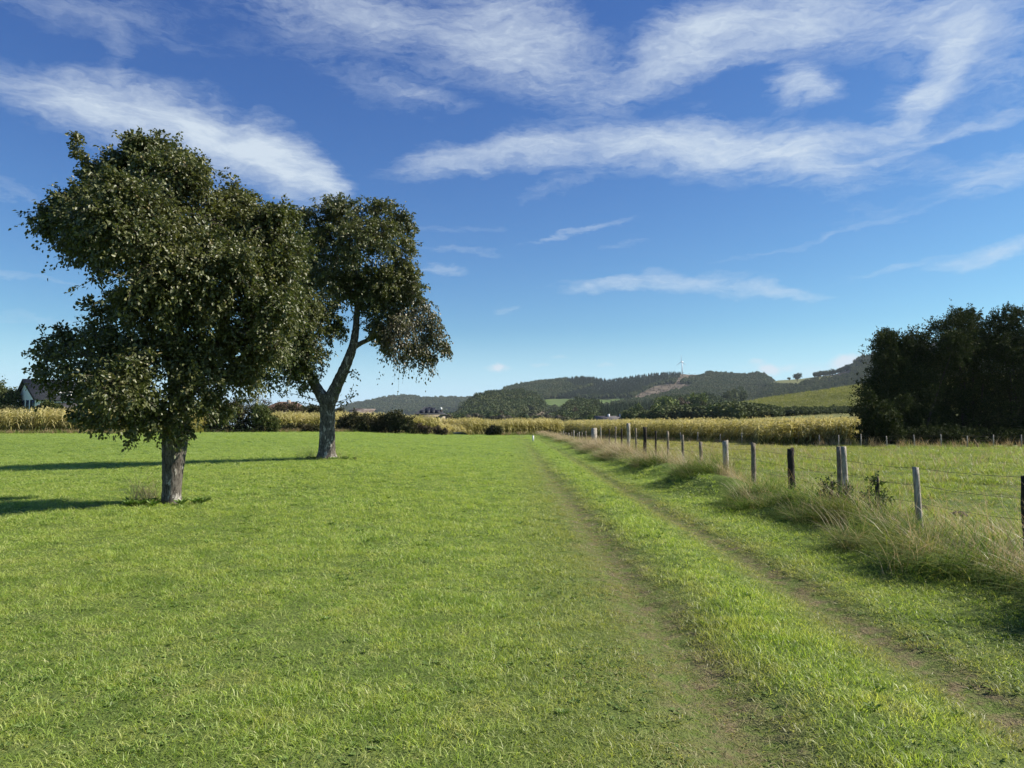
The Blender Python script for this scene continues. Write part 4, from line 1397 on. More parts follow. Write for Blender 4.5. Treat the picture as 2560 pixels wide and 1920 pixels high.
for i, (px, py, wpx, mt, lean) in enumerate(POSTS):
    D = FX * 1920.0 / (px - 1280)
    if i == 3:
        D += .35
    t_ = P(px, py, D)
    gz = float(H(t_.x, D))
    hgt = t_.z - gz
    r = wpx * D / 1920.0 / 2
    foot = np.array([t_.x + lean * D / 1920.0 * 1.1, D, gz - .3])
    tp = np.array([t_.x, D, t_.z])
    rg_ = np.random.default_rng(900 + i)
    nseg = 9
    pth = np.array([foot + (tp - foot) * s for s in np.linspace(0, 1, nseg)])
    if wpx < 9 or mt == 'post_dark':
        pth[1:-1, 0] += rg_.normal(size=nseg - 2) * r * .10
    k_ = 12 if i < 14 else 6
    mb = MB()
    mb.tube(pth, np.linspace(1.04, .97, nseg) * r, k_, noise=.05 if mt != 'post_dark' else .10, seed=i, flute=.03)
    V_ = mb.V[0]
    # sawn top slightly slanting
    ring = slice((nseg - 1) * k_, nseg * k_)
    V_[ring, 2] += (V_[ring, 0] - tp[0]) * rg_.normal() * .25 + rg_.normal(size=k_) * r * (.05 if mt != 'post_dark' else .22)
    o = mb.build('post', M[mt], fence, False, loc=None)
    o.location = (-6.0, -9.0, 0)
    # keep texture seeds apart
    if i != 3:
        tops.append((D, t_.x + r * .9, gz))
o = MB()
c_ = P(1485.5, 1082, 56)
gz = float(H(c_.x, 56))
# thick squared pillar far along the fence
wd = 13 * 56 / 1920 / 2
zt = P(1485, 1070, 56).z
V_ = [(-wd, -wd, gz - .3), (wd, -wd, gz - .3), (wd, wd, gz - .3), (-wd, wd, gz - .3), (-wd * 1.02, -wd, zt - .02), (wd * .95, -wd, zt), (wd * .95, wd, zt + .01), (-wd, wd, zt - .02)]
V_ = np.array(V_) + np.array([c_.x, 56, 0])
o.add(V_, [(3, 2, 1, 0), (4, 5, 6, 7), (0, 1, 5, 4), (1, 2, 6, 5), (2, 3, 7, 6), (3, 0, 4, 7)])
o = o.build('post', M['post_grey'], fence)
o.location = (-6.0, -9.0, 0)
o['label'] = 'thick squared pale post far down the fence'
tops.sort()
for zr, amp in ((.96, .02), (.71, .025), (.46, .03)):
    pth = []
    D0, X0, Z0 = tops[0]
    pth.append((X0 + .3, D0 - 3.0, Z0 + zr - .02))
    prev = None
    for (D, X, Z) in tops:
        cur = np.array([X, D, Z + zr + .015 * math.sin(D * 3.1)])
        if prev is not None:
            for s in (.33, .66):
                q = prev * (1 - s) + cur * s
                q[2] -= amp * .9
                pth.append(tuple(q))
        pth.append(tuple(cur))
        prev = cur
    pth = np.array(pth)
    mb = MB()
    # the gauge grows slightly with distance so that it stays one wire in view
    mb.tube(pth, np.interp(pth[:, 1], [6, 15, 60], [.0022, .003, .006]), 5, cap=False)
    ow = mb.build('wire', M['wire'], fence)
    ow.location = (-6.0, -9.0, 0)

ff = empty('far_fence', (28, 66, 0))
tag(ff, 'thin far wire fence in front of the right maize and the dark trees', 'fence')
FP = [(1700, 1091), (1743, 1089), (1799, 1090), (1853, 1090), (1905, 1094), (1951, 1095), (1994, 1096), (2046, 1097), (2094, 1098), (2150, 1098), (2214, 1098), (2283, 1097), (2350, 1098), (2415, 1094), (2480, 1093), (2550, 1096), (2640, 1096)]
fpt = []
for i, (px, py) in enumerate(FP):
    # stand just in front of the field edge
    u = (px - 1280) / 1920.0
    if px < 2080:
        # intersection with the line (10.9,105)-(28.5,67) moved 1.6 m forward
        ax, ay, bx, by = 10.2, 103, 27.6, 65.2
        t_ = (ax - u * ay) / ((ax - bx) - u * (ay - by))
        D = ay + (by - ay) * t_
    else:
        D = 63.5
    X = u * D
    z0 = float(H(X, D))
    zt = z0 + 1.05 + .1 * math.sin(i * 2.3)
    mb = MB().tube([(X, D, z0 - .2), (X + .02, D, (z0 + zt) / 2), (X + .03 * math.sin(i), D, zt)], [.05, .048, .045], 6, noise=.06, seed=i)
    o = mb.build('post', M['white'] if px == 1905 else M['post_grey'], ff)
    o.location = (-28, -66, 0)
    if px == 1905:
        o['label'] = 'white painted stake'
    fpt.append((X, D, z0))
for zr in (.95, .6):
    mb = MB().tube([(p[0], p[1], p[2] + zr) for p in fpt], .006, 4, cap=False)
    o = mb.build('wire', M['wire'], ff)
    o.location = (-28, -66, 0)
# leaning dead stake and tall weeds in front of the dark trees
p0 = P(2447, 1119, 62)
p1 = P(2435, 1098, 62)
mb = MB().tube([tuple(p0 - Vector((0, 0, .1))), tuple((p0 + p1) / 2), tuple(p1)], [.09, .07, .03], 6, noise=.1)
o = mb.build('leaning_stake', M['post_tan'], loc=tuple(p0))
tag(o, 'pale broken stake leaning in front of the dark trees', 'stake')
rg = np.random.default_rng(55)
n = 520
x = 26 + 36 * rg.random(n)
y = np.interp(x, [26, 28, 60], [66, 64.2, 63.0]) - .4 + .9 * rg.random(n)
pr = [tuft(12, .12, .35, .95, .016, .1, .6, M['straw'], 560 + i, segs=3, rhi=.7) for i in range(2)] + [tuft(14, .15, .25, .6, .02, .2, .8, M['verge'], 570, segs=3)]
scatter('rough_grass', np.stack([x, y, H(x, y)], -1), np.stack([x * 0, x * 0, rg.random(n) * 6.28], -1), .6 + .8 * rg.random(n) ** 2, rg.integers(0, 3, n), pr, 'rough tall weeds under the dark trees')
# weedy strip at the foot of the right maize and along the left field edges
X, Y = [], []
for (p0, p1, m) in (((10.2, 104), (27.8, 66), 500), (xy(-200, 72.2), xy(330, 76), 420), (xy(480, 85.5), xy(850, 91.5), 420), (xy(850, 91), xy(1130, 104), 420), (xy(1180, 112), xy(1360, 118), 340)):
    t_ = rg.random(m)
    X.append(p0[0] + (p1[0] - p0[0]) * t_ + rg.normal(size=m) * .3)
    Y.append(p0[1] + (p1[1] - p0[1]) * t_ + rg.normal(size=m) * .4)
x = np.concatenate(X)
y = np.concatenate(Y)
n = len(x)
pr = [tuft(16, .2, .15, .5, .022, .2, .9, M['verge'], 580 + i, segs=3) for i in range(2)] + [tuft(16, .2, .2, .6, .02, .2, .9, M['straw'], 590 + i, segs=3, rhi=.6) for i in range(2)]
scatter('field_edge_weeds', np.stack([x, y, H(x, y)], -1), np.stack([x * 0, x * 0, rg.random(n) * 6.28], -1), .7 + .7 * rg.random(n), rg.integers(0, 4, n), pr, 'straggling weeds along the foot of the maize')

# white marker post at the bend of the track
p = P(1333, 1104, 72)
gz = float(H(p.x, 72))
mk = empty('marker_post', (p.x, 72, gz))
tag(mk, 'short white marker post where the track meets the maize', 'marker')
MB().box(-.075, .075, -.075, .075, -.2, .52).build('stone', M['white'], mk)
MB().box(-.085, .085, -.085, .085, .5205, .56).build('cap', M['post_grey'], mk)

# ------------------------------------------------------------------ molehills / dark earth patch in the pasture
for (px, py, r) in ((2388, 1281, .2), (2300, 1262, .14)):
    D = (EYE - float(H(7.5, 13))) * 1920 / (py - 1060)
    X = (px - 1280) / 1920 * D
    rg = np.random.default_rng(int(px))
    th = np.linspace(0, 2 * PI, 18, endpoint=False)
    V_ = [(0, 0, .07)]
    for f_, z_ in ((.35, .06), (.7, .035), (1.0, -.03)):
        for a in th:
            q = 1 + rg.normal() * .12
            V_.append((r * f_ * q * math.cos(a), r * f_ * q * math.sin(a), z_ + rg.normal() * .008))
    T_ = [(0, 1 + i, 1 + (i + 1) % 18) for i in range(18)]
    Q_ = [(1 + j * 18 + i, 1 + (j + 1) * 18 + i, 1 + (j + 1) * 18 + (i + 1) % 18, 1 + j * 18 + (i + 1) % 18) for j in range(2) for i in range(18)]
    o = mesh_np('molehill', V_, [np.array(Q_), np.array(T_)], simple('dark_earth', (.05, .036, .024), .95, bump=.8, scale=20), smoothed=True)
    o.location = (X, D, float(H(X, D)) + .02)
    tag(o, 'small dark molehill in the pasture right of the leaning grey post' if px > 2350 else 'smaller dark molehill close behind the leaning grey post', 'molehill')

# ------------------------------------------------------------------ car in the sunken lane
cx = P(1153, 1080, 112.6)
gz = float(H(cx.x, 112.6))
car = empty('parked_car', (cx.x, 112.6, gz), 0.06)
tag(car, 'black car whose roof shows above the meadow edge in front of the maize', 'car')
prof = [(-2.15, .35), (-2.2, .62), (-2.05, .92), (-1.35, 1.0), (1.05, .98), (1.95, .80), (2.15, .55), (2.1, .32)]
mb = MB()
for y0, y1 in ((-.85, .85),):
    V_ = [(a, y0, b) for a, b in prof] + [(a, y1, b) for a, b in prof]
    n_ = len(prof)
    T_ = [(0, i, i + 1) for i in range(1, n_ - 1)] + [(n_, n_ + i + 1, n_ + i) for i in range(1, n_ - 1)]
    Q_ = [(i, (i + 1) % n_, (i + 1) % n_ + n_, i + n_) for i in range(n_)]
    mb.add(V_, Q_, T_)
mb.build('body', M['car'], car)
cab = [(-1.75, 1.0), (-1.25, 1.40), (-.95, 1.47), (.05, 1.49), (.45, 1.43), (1.15, .995)]
mb = MB()
V_ = [(a, -.78 + (b - 1.0) * .28, b) for a, b in cab] + [(a, .78 - (b - 1.0) * .28, b) for a, b in cab]
n_ = len(cab)
mb.add(V_, [(i, i + 1, i + 1 + n_, i + n_) for i in range(n_ - 1)][1:4], [])
mb.build('roof', M['car'], car)
mb = MB()
mb.add(V_, [(0, 1, 1 + n_, n_), (4, 5, 5 + n_, 4 + n_)], [(0, i, i + 1) for i in range(1, n_ - 1)] + [(n_, n_ + i + 1, n_ + i) for i in range(1, n_ - 1)])
mb.build('window', M['glass_dark'], car)
for sx in (-1.35, 1.35):
    for sy in (-.80, .80):
        mb = MB().tube([(sx, sy - .1, .33), (sx, sy + .1, .33)], .33, 20)
        wl = mb.build('wheel', M['rubber'], car, True)
        MB().tube([(sx, sy - .108, .33), (sx, sy + .108, .33)], .19, 14).build('rim', M['rim'], wl)

# ------------------------------------------------------------------ buildings


def window_part(parent, x, z, w, h, y, rows=1, cols=2):
    """window on a wall facing -y at height z"""
    f = MB()
    t = .07
    f.box(x - w / 2, x + w / 2, y - .05, y - .003, z, z + t)
    f.box(x - w / 2, x + w / 2, y - .05, y - .003, z + h - t, z + h)
    f.box(x - w / 2, x - w / 2 + t, y - .05, y - .003, z + t, z + h - t)
    f.box(x + w / 2 - t, x + w / 2, y - .05, y - .003, z + t, z + h - t)
    for c in range(1, cols):
        xx = x - w / 2 + w * c / cols
        f.box(xx - t / 2, xx + t / 2, y - .05, y - .003, z + t, z + h - t)
    wp = f.build('window', M['timber'], parent)
    MB().box(x - w / 2 + t, x + w / 2 - t, y - .03, y - .004, z + t, z + h - t).build('pane', M['glass_dark'], wp)
    return wp


def gabled_house():
    # ridge along local x, gable end at x=0 faces -x ; near long side faces -y
    D = 130
    c = P(92, 1060, D)
    base = Vector((c.x, D, float(H(c.x, D)) - .1))
    root = empty('house', base, math.radians(48))
    tag(root, 'white gabled house with steep dark slate roof behind the left maize', 'house')
    L, Wd = 19.0, 10.0
    ze, zf, zr = 5.2, 6.2, 8.7        # near eave, far eave, ridge heights
    ry = 6.4                          # ridge offset from the near wall
    mb = MB()
    mb.poly([(0, 0, 0), (0, Wd, 0), (0, Wd, zf), (0, ry, zr - .25), (0, 0, ze)])
    mb.poly([(L, 0, 0), (L, 0, ze), (L, ry, zr - .25), (L, Wd, zf), (L, Wd, 0)])
    mb.poly([(0, 0, 0), (0, 0, ze), (L, 0, ze), (L, 0, 0)])
    mb.poly([(0, Wd, 0), (L, Wd, 0), (L, Wd, zf), (0, Wd, zf)])
    mb.build('wall', M['render'], root)
    rf = MB()
    ov = .55
    sn = (zr - ze) / ry
    sf = (zr - zf) / (Wd - ry)
    rf.slab([(-ov, -ov, ze - ov * sn + .1), (L + ov, -ov, ze - ov * sn + .1), (L + ov, ry, zr + .1), (-ov, ry, zr + .1)], .16)
    rf.slab([(-ov, ry, zr + .1), (L + ov, ry, zr + .1), (L + ov, Wd + ov, zf - ov * sf + .1), (-ov, Wd + ov, zf - ov * sf + .1)], .16)
    r_ = rf.build('roof', M['slate'], root)
    MB().box(12, 12.9, ry - .4, ry + .4, zr - .3, zr + 1.1).build('chimney', M['brick'], r_)
    # bargeboards on the gable
    bb = MB()
    bb.slab([(-ov - .06, -ov, ze - ov * sn - .12), (-ov - .06, ry, zr - .12), (-ov - .06, ry, zr + .2), (-ov - .06, -ov, ze - ov * sn + .2)], .05)
    bb.slab([(-ov - .06, ry, zr - .12), (-ov - .06, Wd + ov, zf - ov * sf - .12), (-ov - .06, Wd + ov, zf - ov * sf + .2), (-ov - .06, ry, zr + .2)], .05)
    bb.build('bargeboard', M['timber'], root)
    # gable windows (wall x=0 facing -x): build facing -y then turn
    for (yy, z, w_, h_) in ((2.6, 3.3, 2.2, 1.9), (5.2, 3.3, 1.4, 1.9), (7.6, 3.3, 1.6, 1.9)):
        f = MB()
        f.box(-.06, -.003, yy - w_ / 2, yy + w_ / 2, z, z + .08)
        f.box(-.06, -.003, yy - w_ / 2, yy + w_ / 2, z + h_ - .08, z + h_)
        f.box(-.06, -.003, yy - w_ / 2, yy - w_ / 2 + .08, z + .08, z + h_ - .08)
        f.box(-.06, -.003, yy + w_ / 2 - .08, yy + w_ / 2, z + .08, z + h_ - .08)
        wp = f.build('window', M['timber'], root)
        MB().box(-.035, -.004, yy - w_ / 2 + .08, yy + w_ / 2 - .08, z + .08, z + h_ - .08).build('pane', M['glass_dark'], wp)
    # dormer with white front and low annex with grey lean-to roof
    dm = MB()
    dm.box(3.2, 6.2, .9, 3.0, ze - .2, ze + 1.5)
    dm.build('dormer', M['white'], root)
    window_part(root, 4.0, ze + .25, 1.0, 1.0, .9)
    window_part(root, 5.4, ze + .25, 1.0, 1.0, .9)
    ax = MB()
    ax.box(2.4, 8.6, -3.4, -.02, 0, 2.9)
    ax.build('annex', M['render'], root)
    ar = MB().slab([(2.0, -3.9, 2.95), (9.0, -3.9, 2.95), (9.0, -.05, 4.6), (2.0, -.05, 4.6)], .12)
    ar.build('annex_roof', M['rooftile_grey'], root)
    for xx in (3.6, 5.4, 7.2):
        window_part(root, xx, 1.0, 1.2, 1.3, -3.4)
    window_part(root, 11.0, 1.0, 1.6, 1.4, 0)
    window_part(root, 14.5, 1.0, 1.6, 1.4, 0)


gabled_house()


def hip_house(name, px0, px1, ridge0, ridge1, py_ridge, py_eave, D, roofmat, wallmat, label, solar=False, rz=0.0, chim=None, wall_top_white=False):
    """plain hipped house placed by its eave ends"""
    k = D / 1920.0
    xm = ((px0 + px1) / 2 - 1280) * k
    gz = float(H(xm, D))
    root = empty(name, (xm, D, gz), rz)
    tag(root, label, 'house')
    W2 = (px1 - px0) * k / 2
    ze = P(1280, py_eave, D).z - gz
    zr = P(1280, py_ridge, D).z - gz
    r0 = ((ridge0 - 1280) * k) - xm
    r1 = ((ridge1 - 1280) * k) - xm
    dp = max(8.0, W2 * 1.6)
    MB().box(-W2 + .5, W2 - .5, .5, dp - .5, -16, ze - .02).build('wall', wallmat, root)
    rf = MB()
    A, B, C_, D_ = (-W2, 0, ze), (W2, 0, ze), (W2, dp, ze), (-W2, dp, ze)
    R0, R1 = (r0, dp / 2, zr), (r1, dp / 2, zr)
    rf.poly([A, B, R1, R0])
    rf.poly([C_, D_, R0, R1])
    rf.poly([B, C_, R1])
    rf.poly([D_, A, R0])
    V_ = [(a[0], a[1], a[2] - .18) for a in (A, B, C_, D_)] + [A, B, C_, D_]
    rf.add(V_, [(0, 1, 5, 4), (1, 2, 6, 5), (2, 3, 7, 6), (3, 0, 4, 7), (3, 2, 1, 0)])
    r_ = rf.build('roof', roofmat, root)
    gt = MB().tube([(-W2 - .02, -.08, ze - .08), (W2 + .02, -.08, ze - .08)], .09, 8)
    gt.build('gutter', M['rooftile_grey'], root)
    if chim:
        cx_ = (chim[0] - 1280) * k - xm
        MB().box(cx_ - .35, cx_ + .35, dp * .35, dp * .35 + .7, ze, P(1280, chim[1], D).z - gz).build('chimney', M['timber'] if solar else M['brick'], r_)
        if solar:
            th = np.linspace(0, 2 * PI, 12, endpoint=False)
            zt = P(1280, chim[1], D).z - gz + .35
            MB().tube([(cx_, dp * .35 + .35, zt - .35), (cx_, dp * .35 + .35, zt), (cx_, dp * .35 + .35, zt + .3)], [.25, .3, .12], 10).build('chimney_cap', M['white'], r_)
    if solar:
        sl = (zr - ze) / (dp / 2)
        for (a, b, s0, s1) in ((-.62, -.30, .10, .45), (-.30, .02, .10, .78), (.02, .34, .10, .80), (.34, .66, .10, .50), (-.12, .02, .78, .90)):
            x0, x1 = a * W2 + .05, b * W2 - .02
            y0, y1 = s0 * dp / 2, s1 * dp / 2
            MB().slab([(x0, y0, ze + y0 * sl + .08), (x1, y0, ze + y0 * sl + .08), (x1, y1, ze + y1 * sl + .08), (x0, y1, ze + y1 * sl + .08)], .05).build('solar_panel', M['solar'], r_)
    for s in (-.45, .45):
        wz = ze - 1.9
        window_part(root, s * W2, wz, 1.3, 1.2, .5)
    return root


hip_house('house', 655, 752, 684, 728, 1003, 1021, 175, M['rooftile_brown'], M['render'], 'house with brown hipped roof showing above the bushes', chim=(712, 999))
hip_house('house', 1034, 1112, 1058, 1072, 1016, 1035, 200, M['slate'], M['brick'], 'house with dark hipped roof carrying black solar panels above the maize', solar=True, chim=(1100, 1024))
# long low farm building far away
k = 380 / 1920.0
xm = (1530 - 1280) * k
gz = float(H(xm, 380))
fb = empty('farm_building', (xm, 380, gz))
tag(fb, 'long low farm roof with two white chimneys below the far wood', 'farm')
zr = P(1280, 1040, 380).z - gz
MB().box(-7.5, 7.5, 0, 8, -6, zr - 2.6).build('wall', M['render'], fb)
rf = MB()
rf.slab([(-8, -.6, zr - 2.7), (8, -.6, zr - 2.7), (8, 4, zr), (-8, 4, zr)], .15)
rf.slab([(-8, 4, zr), (8, 4, zr), (8, 8.6, zr - 2.7), (-8, 8.6, zr - 2.7)], .15)
rf = rf.build('roof', M['rooftile_grey'], fb)
for px in (1524, 1554):
    xx = (px - 1280) * k - xm
    MB().box(xx - .5, xx + .5, 3.2, 4.2, zr - 1.2, zr + 1.0).build('chimney', M['white'], rf)
# pale weathered shed roof behind the dark hedge
k = 120 / 1920.0
xm = (888 - 1280) * k
gz = float(H(xm, 120))
sh = empty('shed', (xm, 120, gz), -.15)
tag(sh, 'shed with blotched pale grey roof peeping over the rounded hedge', 'shed')
zr = P(1280, 1021, 120).z - gz
MB().box(-1.9, 1.9, .2, 3.4, 0, zr - 1.2).build('wall', M['brick'], sh)
MB().slab([(-2.1, 0, zr - 1.1), (2.1, 0, zr - 1.2), (2.1, 3.8, zr - .1), (-1.7, 3.8, zr)], .1).build('roof', M['pale_roof'], sh)

# ------------------------------------------------------------------ far hills


def hill_mat(name, stops, scale=.01, stripes=False):
    m, t, out = new_mat(name)
    pos = pos_of(t)
    n1 = t.noise(pos, scale, 5, .6)
    col = ramp(t, n1, stops)
    n2 = t.noise(pos, scale * 14, 4, .6)
    v = t.mapr(n2, .3, .7, .75, 1.2)
    vv = t.node('ShaderNodeCombineXYZ')
    for i in range(3):
        t.link(v, vv.inputs[i])
    col = t.mix(1.0, col, vv.outputs[0], 'MULTIPLY')
    p = t.node('ShaderNodeBsdfPrincipled')
    t.link(col, p.inputs['Base Color'])
    p.inputs['Roughness'].default_value = .95
    p.inputs['Specular IOR Level'].default_value = .05
    t.link(p.outputs[0], out.inputs[0])
    return m


HM_wood = hill_mat('hill_wood_floor', [(.35, (.020, .030, .013)), (.65, (.034, .046, .020))])
HM_meadow = hill_mat('hill_meadow', [(.4, (.085, .130, .035)), (.6, (.120, .165, .050))], .02)
HM_clear = hill_mat('hill_clearing', [(.30, (.062, .055, .038)), (.50, (.105, .085, .060)), (.64, (.21, .17, .12))], .05)
HM_crop = hill_mat('hill_crop', [(.35, (.17, .195, .05)), (.65, (.27, .26, .08))], .05)
HM_paleg = hill_mat('hill_pale_meadow', [(.35, (.115, .130, .050)), (.65, (.160, .165, .070))], .02)


def inpoly(x, y, poly):
    poly = np.asarray(poly, float)
    c = np.zeros(len(x), bool)
    n = len(poly)
    j = n - 1
    for i in range(n):
        xi, yi = poly[i]
        xj, yj = poly[j]
        hit = ((yi > y) != (yj > y)) & (x < (xj - xi) * (y - yi) / (yj - yi + 1e-9) + xi)
        c ^= hit
        j = i
    return c


class Hill:
    def __init__(s, name, ridge, foot, D0, D1, mats, zone_fn, nt=26, step=8, bulge=.15, treeh=0.0, curve=1.0):
        """ridge/foot: lists of (px,py) giving ground lines. D0 foot distance, D1 ridge distance (numbers or lists over px)"""
        s.rx, s.ry = zip(*ridge)
        s.fx, s.fy = zip(*foot)
        s.D0, s.D1 = D0, D1
        s.th = treeh
        s.curve = curve
        px = np.arange(s.rx[0], s.rx[-1] + 1, step)
        t = np.linspace(0, 1, nt)
        PX, T = np.meshgrid(px, t)
        V = s.at(PX.ravel(), T.ravel())
        # back slope
        m = len(px)
        last = V[-m:]
        back = []
        for f_, dz in ((1.12, -.35), (1.35, -1.0)):
            b = last.copy()
            b[:, :2] *= f_
            b[:, 2] = last[:, 2] + (last[:, 2] + 20) * dz
            back.append(b)
        skirt = V[:m].copy()
        skirt[:, 2] = np.minimum(skirt[:, 2], -30)
        V = np.concatenate([skirt, V] + back)
        rows = nt + 3
        ii, jj = np.meshgrid(np.arange(m - 1), np.arange(rows - 1))
        a0 = (jj * m + ii).ravel()
        F = np.stack([a0, a0 + 1, a0 + 1 + m, a0 + m], -1)
        o = mesh_np(name, V, F, None, smoothed=True)
        for mt in mats:
            o.data.materials.append(mt)
        # zone by face centre in (px, py)
        C = V[F].mean(1)
        u, v_ = s.project(C)
        z = zone_fn(u, v_)
        o.data.polygons.foreach_set('material_index', z.astype(np.int32))
        tag(o, kind='structure')
        s.o = o
        s.zone = zone_fn

    @staticmethod
    def project(C):
        rel = C - np.array([0, 0, EYE])
        f_ = rel[:, 1] * math.cos(TH) + rel[:, 2] * math.sin(TH)
        up_ = -rel[:, 1] * math.sin(TH) + rel[:, 2] * math.cos(TH)
        return 1280 + 1920 * rel[:, 0] / f_, 960 - 1920 * up_ / f_

    def at(s, px, t):
        D0 = np.interp(px, s.rx, s.D0) if isinstance(s.D0, (list, tuple)) else s.D0
        D1 = np.interp(px, s.rx, s.D1) if isinstance(s.D1, (list, tuple)) else s.D1
        yf = np.interp(px, s.fx, s.fy)
        yr = np.interp(px, s.rx, s.ry)
        D = D0 + (D1 - D0) * t
        yr = yr + s.th * 1920 / D1
        py = yf + (yr - yf) * (t ** s.curve)
        n_ = (fbm(px * .012 + 3, t * 3.0, 3) - .5) * 6 * np.sin(PI * np.clip(t, 0, 1))
        return PA(px, py + n_, D)


def hill_points(h, px0, px1, n, rg, tmax=1.02):
    px = px0 + (px1 - px0) * rg.random(n)
    t = rg.random(n) * tmax
    p = h.at(px, t)
    u, v_ = Hill.project(p)
    return px, t, p, u, v_


def far_tree(kind, seed, mat):
    rg = np.random.default_rng(seed)
    Vs, Fs, rs = [], [], []
    nb = 0
    if kind == 'conifer':
        n = 150
        h_ = rg.random(n) ** 1.25
        a = rg.random(n) * 6.283
        R = (1 - h_) * .19 + .008
        pos = np.stack([np.cos(a) * R * .35, np.sin(a) * R * .35, .06 + h_ * .92], -1)
        ax = np.stack([np.cos(a), np.sin(a), -.25 + .1 * rg.random(n)], -1)
        nr = np.tile([0, 0, 1.0], (n, 1)) + rg.normal(size=(n, 3)) * .3
        V_, F_, r_ = leaves_mesh(pos, ax, nr, R * (.9 + .4 * rg.random(n)), .07 + .05 * (1 - h_), .2 + .8 * rg.random(n), 4)
        core = MB().tube([(0, 0, 0), (0, 0, .25), (0, 0, 1.0)], [.10, .13, .003], 6, cap=False)
    else:
        n = 230
        # lumpy crown
        lobes = rg.normal(size=(9, 3)) * np.array([.17, .17, .13]) + np.array([0, 0, .60])
        li = rg.integers(0, 9, n)
        d = unit(rg.normal(size=(n, 3)) + np.array([0, 0, .25]))
        pos = lobes[li] + d * (.17 + .05 * rg.random(n))[:, None]
        pos[:, 2] = np.clip(pos[:, 2], .12, 1.05)
        ax = unit(rg.normal(size=(n, 3)))
        nr = d + rg.normal(size=(n, 3)) * .4
        V_, F_, r_ = leaves_mesh(pos, ax, nr, .12 + .07 * rg.random(n), .11, rg.random(n), 4)
        core = MB().tube([(0, 0, 0), (0, 0, .2), (0, 0, .35), (0, 0, .6), (0, 0, .82), (0, 0, .9)], [.03, .04, .22, .30, .16, .01], 8, noise=.15, cap=False)
    Vc = core.V[0]
    Fc = core.Q[0]
    V = np.concatenate([V_, Vc])
    r = np.concatenate([r_, np.full(len(Vc), .15)])
    return mesh_np('far_tree', V, [F_, Fc + len(V_)], mat, attrs={'rnd': ('FLOAT', 'POINT', r)}, link=False)


def decid(seed, m='wood_decid'):
    return far_tree('d', seed, M[m])


def conif(seed):
    return far_tree('conifer', seed, M['wood_conifer'])


def wood(name, pts, hts, kinds, label, rg, fat=1.0):
    """kinds: 0-3 deciduous, 4-6 conifer, 7 scrub"""
    n = len(pts)
    pr = [decid(1000 + i) for i in range(4)] + [conif(1010 + i) for i in range(3)] + [decid(1020, 'scrub')]
    sc = np.stack([hts * fat, hts * fat, hts], -1)
    p = np.array(pts)
    p[:, 2] -= hts * .04
    return scatter(name, p, np.stack([p[:, 0] * 0, p[:, 0] * 0, rg.random(n) * 6.28], -1), sc, kinds, pr, label)


rgh = np.random.default_rng(44)

# A: farthest blue wood behind the middle
ridgeA = [(700, 1062), (800, 1045), (845, 1022), (870, 1010), (920, 1001), (980, 990), (1020, 987), (1060, 994), (1110, 993), (1180, 993), (1240, 992), (1340, 1005)]
hA = Hill('hill', ridgeA, [(700, 1065), (1340, 1062)], 2900, 4100, [HM_wood], lambda u, v: np.zeros(len(u)), treeh=15)
px, t, p, u, v = hill_points(hA, 760, 1340, 9500, rgh)
kd = np.where(rgh.random(len(px)) < smooth(.35, .65, t + .5 * (fbm(px * .02, t * 3, 2) - .5)), rgh.integers(0, 4, len(px)), rgh.integers(4, 7, len(px)))
wood('far_wood', p, 13 + 9 * rgh.random(len(px)), kd, 'distant bluish wooded ridge in the middle of the horizon', rgh, 1.25)

# B: nearer round wood left of the green meadow
ridgeB = [(1100, 1062), (1150, 1030), (1170, 1004), (1195, 988), (1225, 983), (1265, 980), (1300, 979), (1330, 984), (1348, 996), (1362, 1014), (1400, 1030), (1470, 1050)]
zB = [(1100, 1100), (1100, 970), (1352, 970), (1362, 1012), (1345, 1030), (1290, 1040), (1270, 1046), (1270, 1100)]
hB = Hill('hill', ridgeB, [(1100, 1068), (1470, 1068)], 900, 1350, [HM_wood, HM_clear], lambda u, v: np.where(inpoly(u, v, zB), 0, 1), treeh=11)
px, t, p, u, v = hill_points(hB, 1100, 1470, 3600, rgh)
inn = inpoly(u, v - 8, zB)
ok = inn | (rgh.random(len(px)) < .3)
kd = np.where(inn, np.where(u > 1210, rgh.integers(0, 4, len(px)), np.where(rgh.random(len(px)) < .5, rgh.integers(0, 4, len(px)), 5)), 7)
ht = np.where(inn, 12 + 5 * rgh.random(len(px)), 3 + 2 * rgh.random(len(px)))
wood('far_wood', p[ok], ht[ok], kd[ok], 'round deciduous wood left of the small green meadow', rgh, 1.0)

# C: the long main hill with plantation, clearing and turbine
ridgeC = [(1150, 1010), (1200, 992), (1245, 980), (1266, 971), (1289, 964), (1314, 960), (1352, 955), (1387, 952), (1420, 947), (1440, 943), (1478, 944), (1514, 949), (1580, 940), (1630, 933), (1681, 929), (1706, 929), (1722, 931), (1763, 931), (1821, 936), (1872, 938), (1890, 934), (1910, 937), (1926, 948), (1945, 962), (2000, 985), (2060, 1000)]
footC = [(1150, 1066), (2060, 1066)]
mead = [(1353, 1000), (1380, 997), (1430, 997), (1500, 999), (1575, 996), (1600, 992), (1560, 1008), (1500, 1022), (1440, 1030), (1360, 1024)]
clear = [(1570, 1000), (1600, 984), (1635, 966), (1670, 960), (1720, 961), (1735, 966), (1700, 976), (1650, 990), (1610, 1000), (1560, 1006)]
ctop = [(1704, 924), (1730, 928), (1775, 934), (1740, 943), (1706, 950), (1700, 975), (1680, 968), (1700, 940)]


def zoneC(u, v):
    z = np.zeros(len(u))
    z[inpoly(u, v, mead)] = 1
    z[inpoly(u, v, clear)] = 2
    z[inpoly(u, v, ctop)] = 2
    return z


